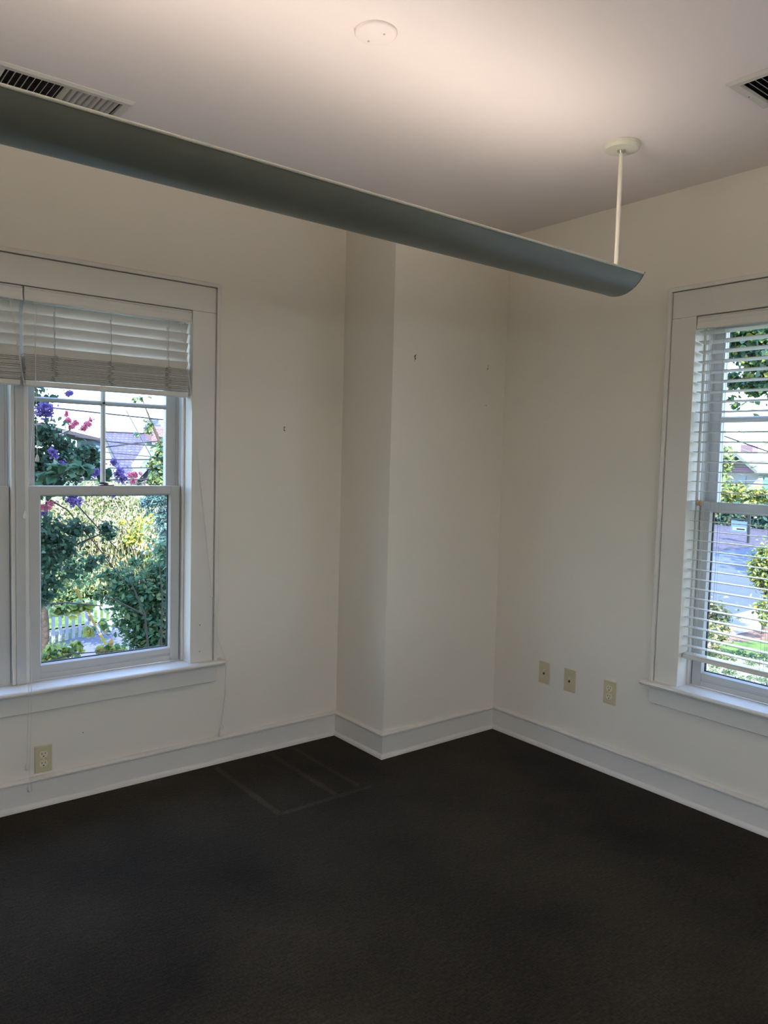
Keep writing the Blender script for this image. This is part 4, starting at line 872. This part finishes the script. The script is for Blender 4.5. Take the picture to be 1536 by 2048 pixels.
# far house with porch gable
XH = 72; h2 = empty('far_house', (XH+3, 34, -2)); tag(h2, 'white house with pink shingled gable across the road, seen through the right blind', 'house')
def HB(x, y, X=XH): return atx(x, y, X)
ga = HB(1484, 912); gl = HB(1450, 938); gr = HB(1518, 941); zg = gl.z; zb_ = HB(1480, 1003).z; yl, yr = gl.y, gr.y
gp = lambda p, dx=0: (p.x+dx, p.y, p.z)
m = MB(); T_ = [(XH, ga.y, ga.z), (XH, yl, zg), (XH, yr, zg)]; m.add(T_+[(XH+6, y_, z_) for _, y_, z_ in T_], [(0, 1, 2), (0, 3, 4, 1), (0, 2, 5, 3)]); m.box(XH+.0, XH+6, yr+.0, yl-.0, zb_-1, zg+.02); rel(m.build('wall', M['siding']), h2)
m = MB()
for s, p in ((1, gl), (-1, gr)):
    d = Vector((0, p.y-ga.y, p.z-ga.z)); e_ = Vector((0, ga.y, ga.z))+d*1.22; t_ = .28
    A = [(XH-1.2, ga.y, ga.z+t_), (XH-1.2, e_.y, e_.z+t_), (XH-1.2, e_.y, e_.z-.05), (XH-1.2, ga.y, ga.z-.05)]; m.loft(A, [(XH+6, y_, z_) for _, y_, z_ in A])
rel(m.build('roof', mat('grey_green_roof', (0.136, 0.152, 0.144), .8, var=.1, vscale=3)), h2)
q1 = HB(1466, 934, XH-.06); q2 = HB(1512, 934, XH-.06); q3 = HB(1506, 944, XH-.06); q4 = HB(1463, 944, XH-.06)
m = MB(); m.loft([tuple(q) for q in (q1, q2, q3, q4)], [(q.x+.08, q.y, q.z) for q in (q1, q2, q3, q4)]); rel(m.build('gable_panel', M['pinkwall']), h2)
m = MB(); a = HB(1512, 918, XH+3); b = HB(1600, 940, XH+3); m.box(XH+2, XH+8, b.y, a.y, zb_-1, b.z); rel(m.build('wing_wall', M['siding']), h2)
m = MB(); m.add([(XH+1.4, b.y, b.z), (XH+1.4, a.y, b.z), (XH+5, a.y, a.z+.6), (XH+5, b.y, a.z+.6), (XH+8.6, a.y, b.z), (XH+8.6, b.y, b.z)], [(0, 1, 2, 3), (2, 4, 5, 3)]); rel(m.build('wing_roof', mat('pale_roof', (0.232, 0.256, 0.264), .8, var=.08, vscale=2)), h2)
wA = HB(1479, 952, XH-.05); wB = HB(1491, 966, XH-.05); m = MB(); m.box(XH-.08, XH, wB.y, wA.y, wB.z, wA.z); wf = rel(m.build('window', M['signwhite']), h2)
m = MB(); m.box(XH-.10, XH-.085, wB.y-.05, wA.y+.05, wB.z-.14, wB.z); rel(m.build('window_sill', M['wiregrey']), h2)
cA = HB(1489, 890, XH+6); cB = HB(1512, 907, XH+6); m = MB(); m.box(XH+5.2, XH+6.4, cB.y, cA.y, cB.z-2, cA.z); rel(m.build('chimney', M['brick']), h2)
m = MB(); d1 = HB(1527, 955, XH-1); d2 = HB(1560, 1000, XH-1); m.box(XH-1.1, XH-1, d2.y, d1.y, d2.z, d1.z); rel(m.build('porch_screen', mat('teal_screen', (0.120, 0.248, 0.280), .5)), h2)
# roadside sign
XG = 42; sg = empty('roadside_sign', (XG, 20, -3)); tag(sg, 'small blue and white hanging sign on a dark post across the road', 'sign')
g1 = atx(1463, 1041, XG); g2 = atx(1496, 1066, XG)
zgd = gz(XG, g1.y); m = MB(); m.box(XG-.03, XG+.03, g2.y, g1.y, g2.z, g1.z); rel(m.build('sign_panel', M['signblue']), sg)
m = MB(); dy = g1.y-g2.y; m.box(XG-.04, XG-.031, g2.y+.1, g1.y-.1, g2.z+.08, g2.z+.30); rel(m.build('lower_band', M['signwhite']), sg)
m = MB(); m.box(XG-.045, XG-.041, g2.y+dy*.2, g1.y-dy*.35, g2.z+.15, g2.z+.21)
for i in range(9): m.box(XG-.045, XG-.041, g2.y+dy*(.18+.055*i), g2.y+dy*(.20+.055*i), g2.z+.15, g2.z+.24)
rel(m.build('lettering', M['signdark']), sg)
k1 = atx(1467, 1068, XG); k2 = atx(1491, 1072, XG); m = MB(); m.box(XG-.03, XG+.03, k2.y, k1.y, k2.z, k1.z); rel(m.build('rider_panel', M['signblue']), sg)
ps = atx(1499, 1036, XG); m = MB(); m.box(XG-.06, XG+.06, ps.y-.06, ps.y+.06, zgd, ps.z+.4); m.box(XG-.04, XG+.04, ps.y, g1.y+.1, g1.z+.05, g1.z+.13); rel(m.build('post', M['signdark']), sg)
# cables, right view
wire((1442, 870), (1536, 903), 30, 33, .030, 'thick cable slanting down right across the sky in the right window', ax='x', ext=.4)
wire((1450, 850), (1545, 890), 32, 35, .016, 'thin cable above the thick one in the right window sky', 'wiregrey', ax='x', ext=.4)
wire((1438, 881), (1536, 917), 34, 36, .014, 'thin cable just below the thick one in the right window sky', 'wiregrey', ax='x', ext=.3)
wire((1430, 921), (1545, 923), 36, 36, .022, 'level cable crossing the gable of the far house', 'wiregrey', ax='x', ext=.4)
wire((1425, 962), (1545, 961), 36, 36, .022, 'level cable crossing the walls of the far house', 'wiregrey', ax='x', ext=.4)
# shade trees on the far side of the road, out of view, whose shadows stripe the asphalt
st = empty('street_tree', (27, 3, G)); tag(st, 'street tree right of the frame casting dappled shade over the road', 'tree')
rel(leaf_mesh('foliage', [(27+1.9*k_+random.uniform(-1.2, 1.2), 3.2+1.3*k_+random.uniform(-1.6, .8), random.uniform(2.2, 6.5), random.uniform(.5, 1.1)) for k_ in range(-2, 4) for _ in range(5)], 5200, .34, LM['map'], None, up=.4, elong=1.2, scatter=.6, weights=[.4, .3, .1, .2]), st)
rel(branchy('trunk', 'bark', [([Vector((27, 2, G)), Vector((27, 2.2, 1)), Vector((27.5, 2.6, 4.5))], .25, .1), ([Vector((27, 2.2, 1)), Vector((31, 4.6, 4))], .14, .05), ([Vector((27, 2.2, 1)), Vector((24, 1.4, 4))], .14, .05)], None), st)
# tree line around the plot, beyond what the windows show from the photograph's position
tb = []
for px in list(range(-900, -40, 70))+list(range(400, 1330, 60))+list(range(1660, 2400, 70)):
    d = ray(px, 980); d.z = 0; d.normalize(); D = random.uniform(30, 44); p = CAM+d*D
    for zz in (-1.6, .6, 2.4): tb.append((p.x+random.uniform(-1, 1), p.y+random.uniform(-1, 1), zz+random.uniform(-.5, .5), random.uniform(1.3, 2.2)))
tag(leaf_mesh('background_treeline', tb, 16000, .42, LM['vib']+LM['lime'], None, up=.4, weights=[.25, .2, .15, .15, .1, .15]), 'green trees around the plot beyond the yard, outside the framed view', 'trees', kind='stuff')
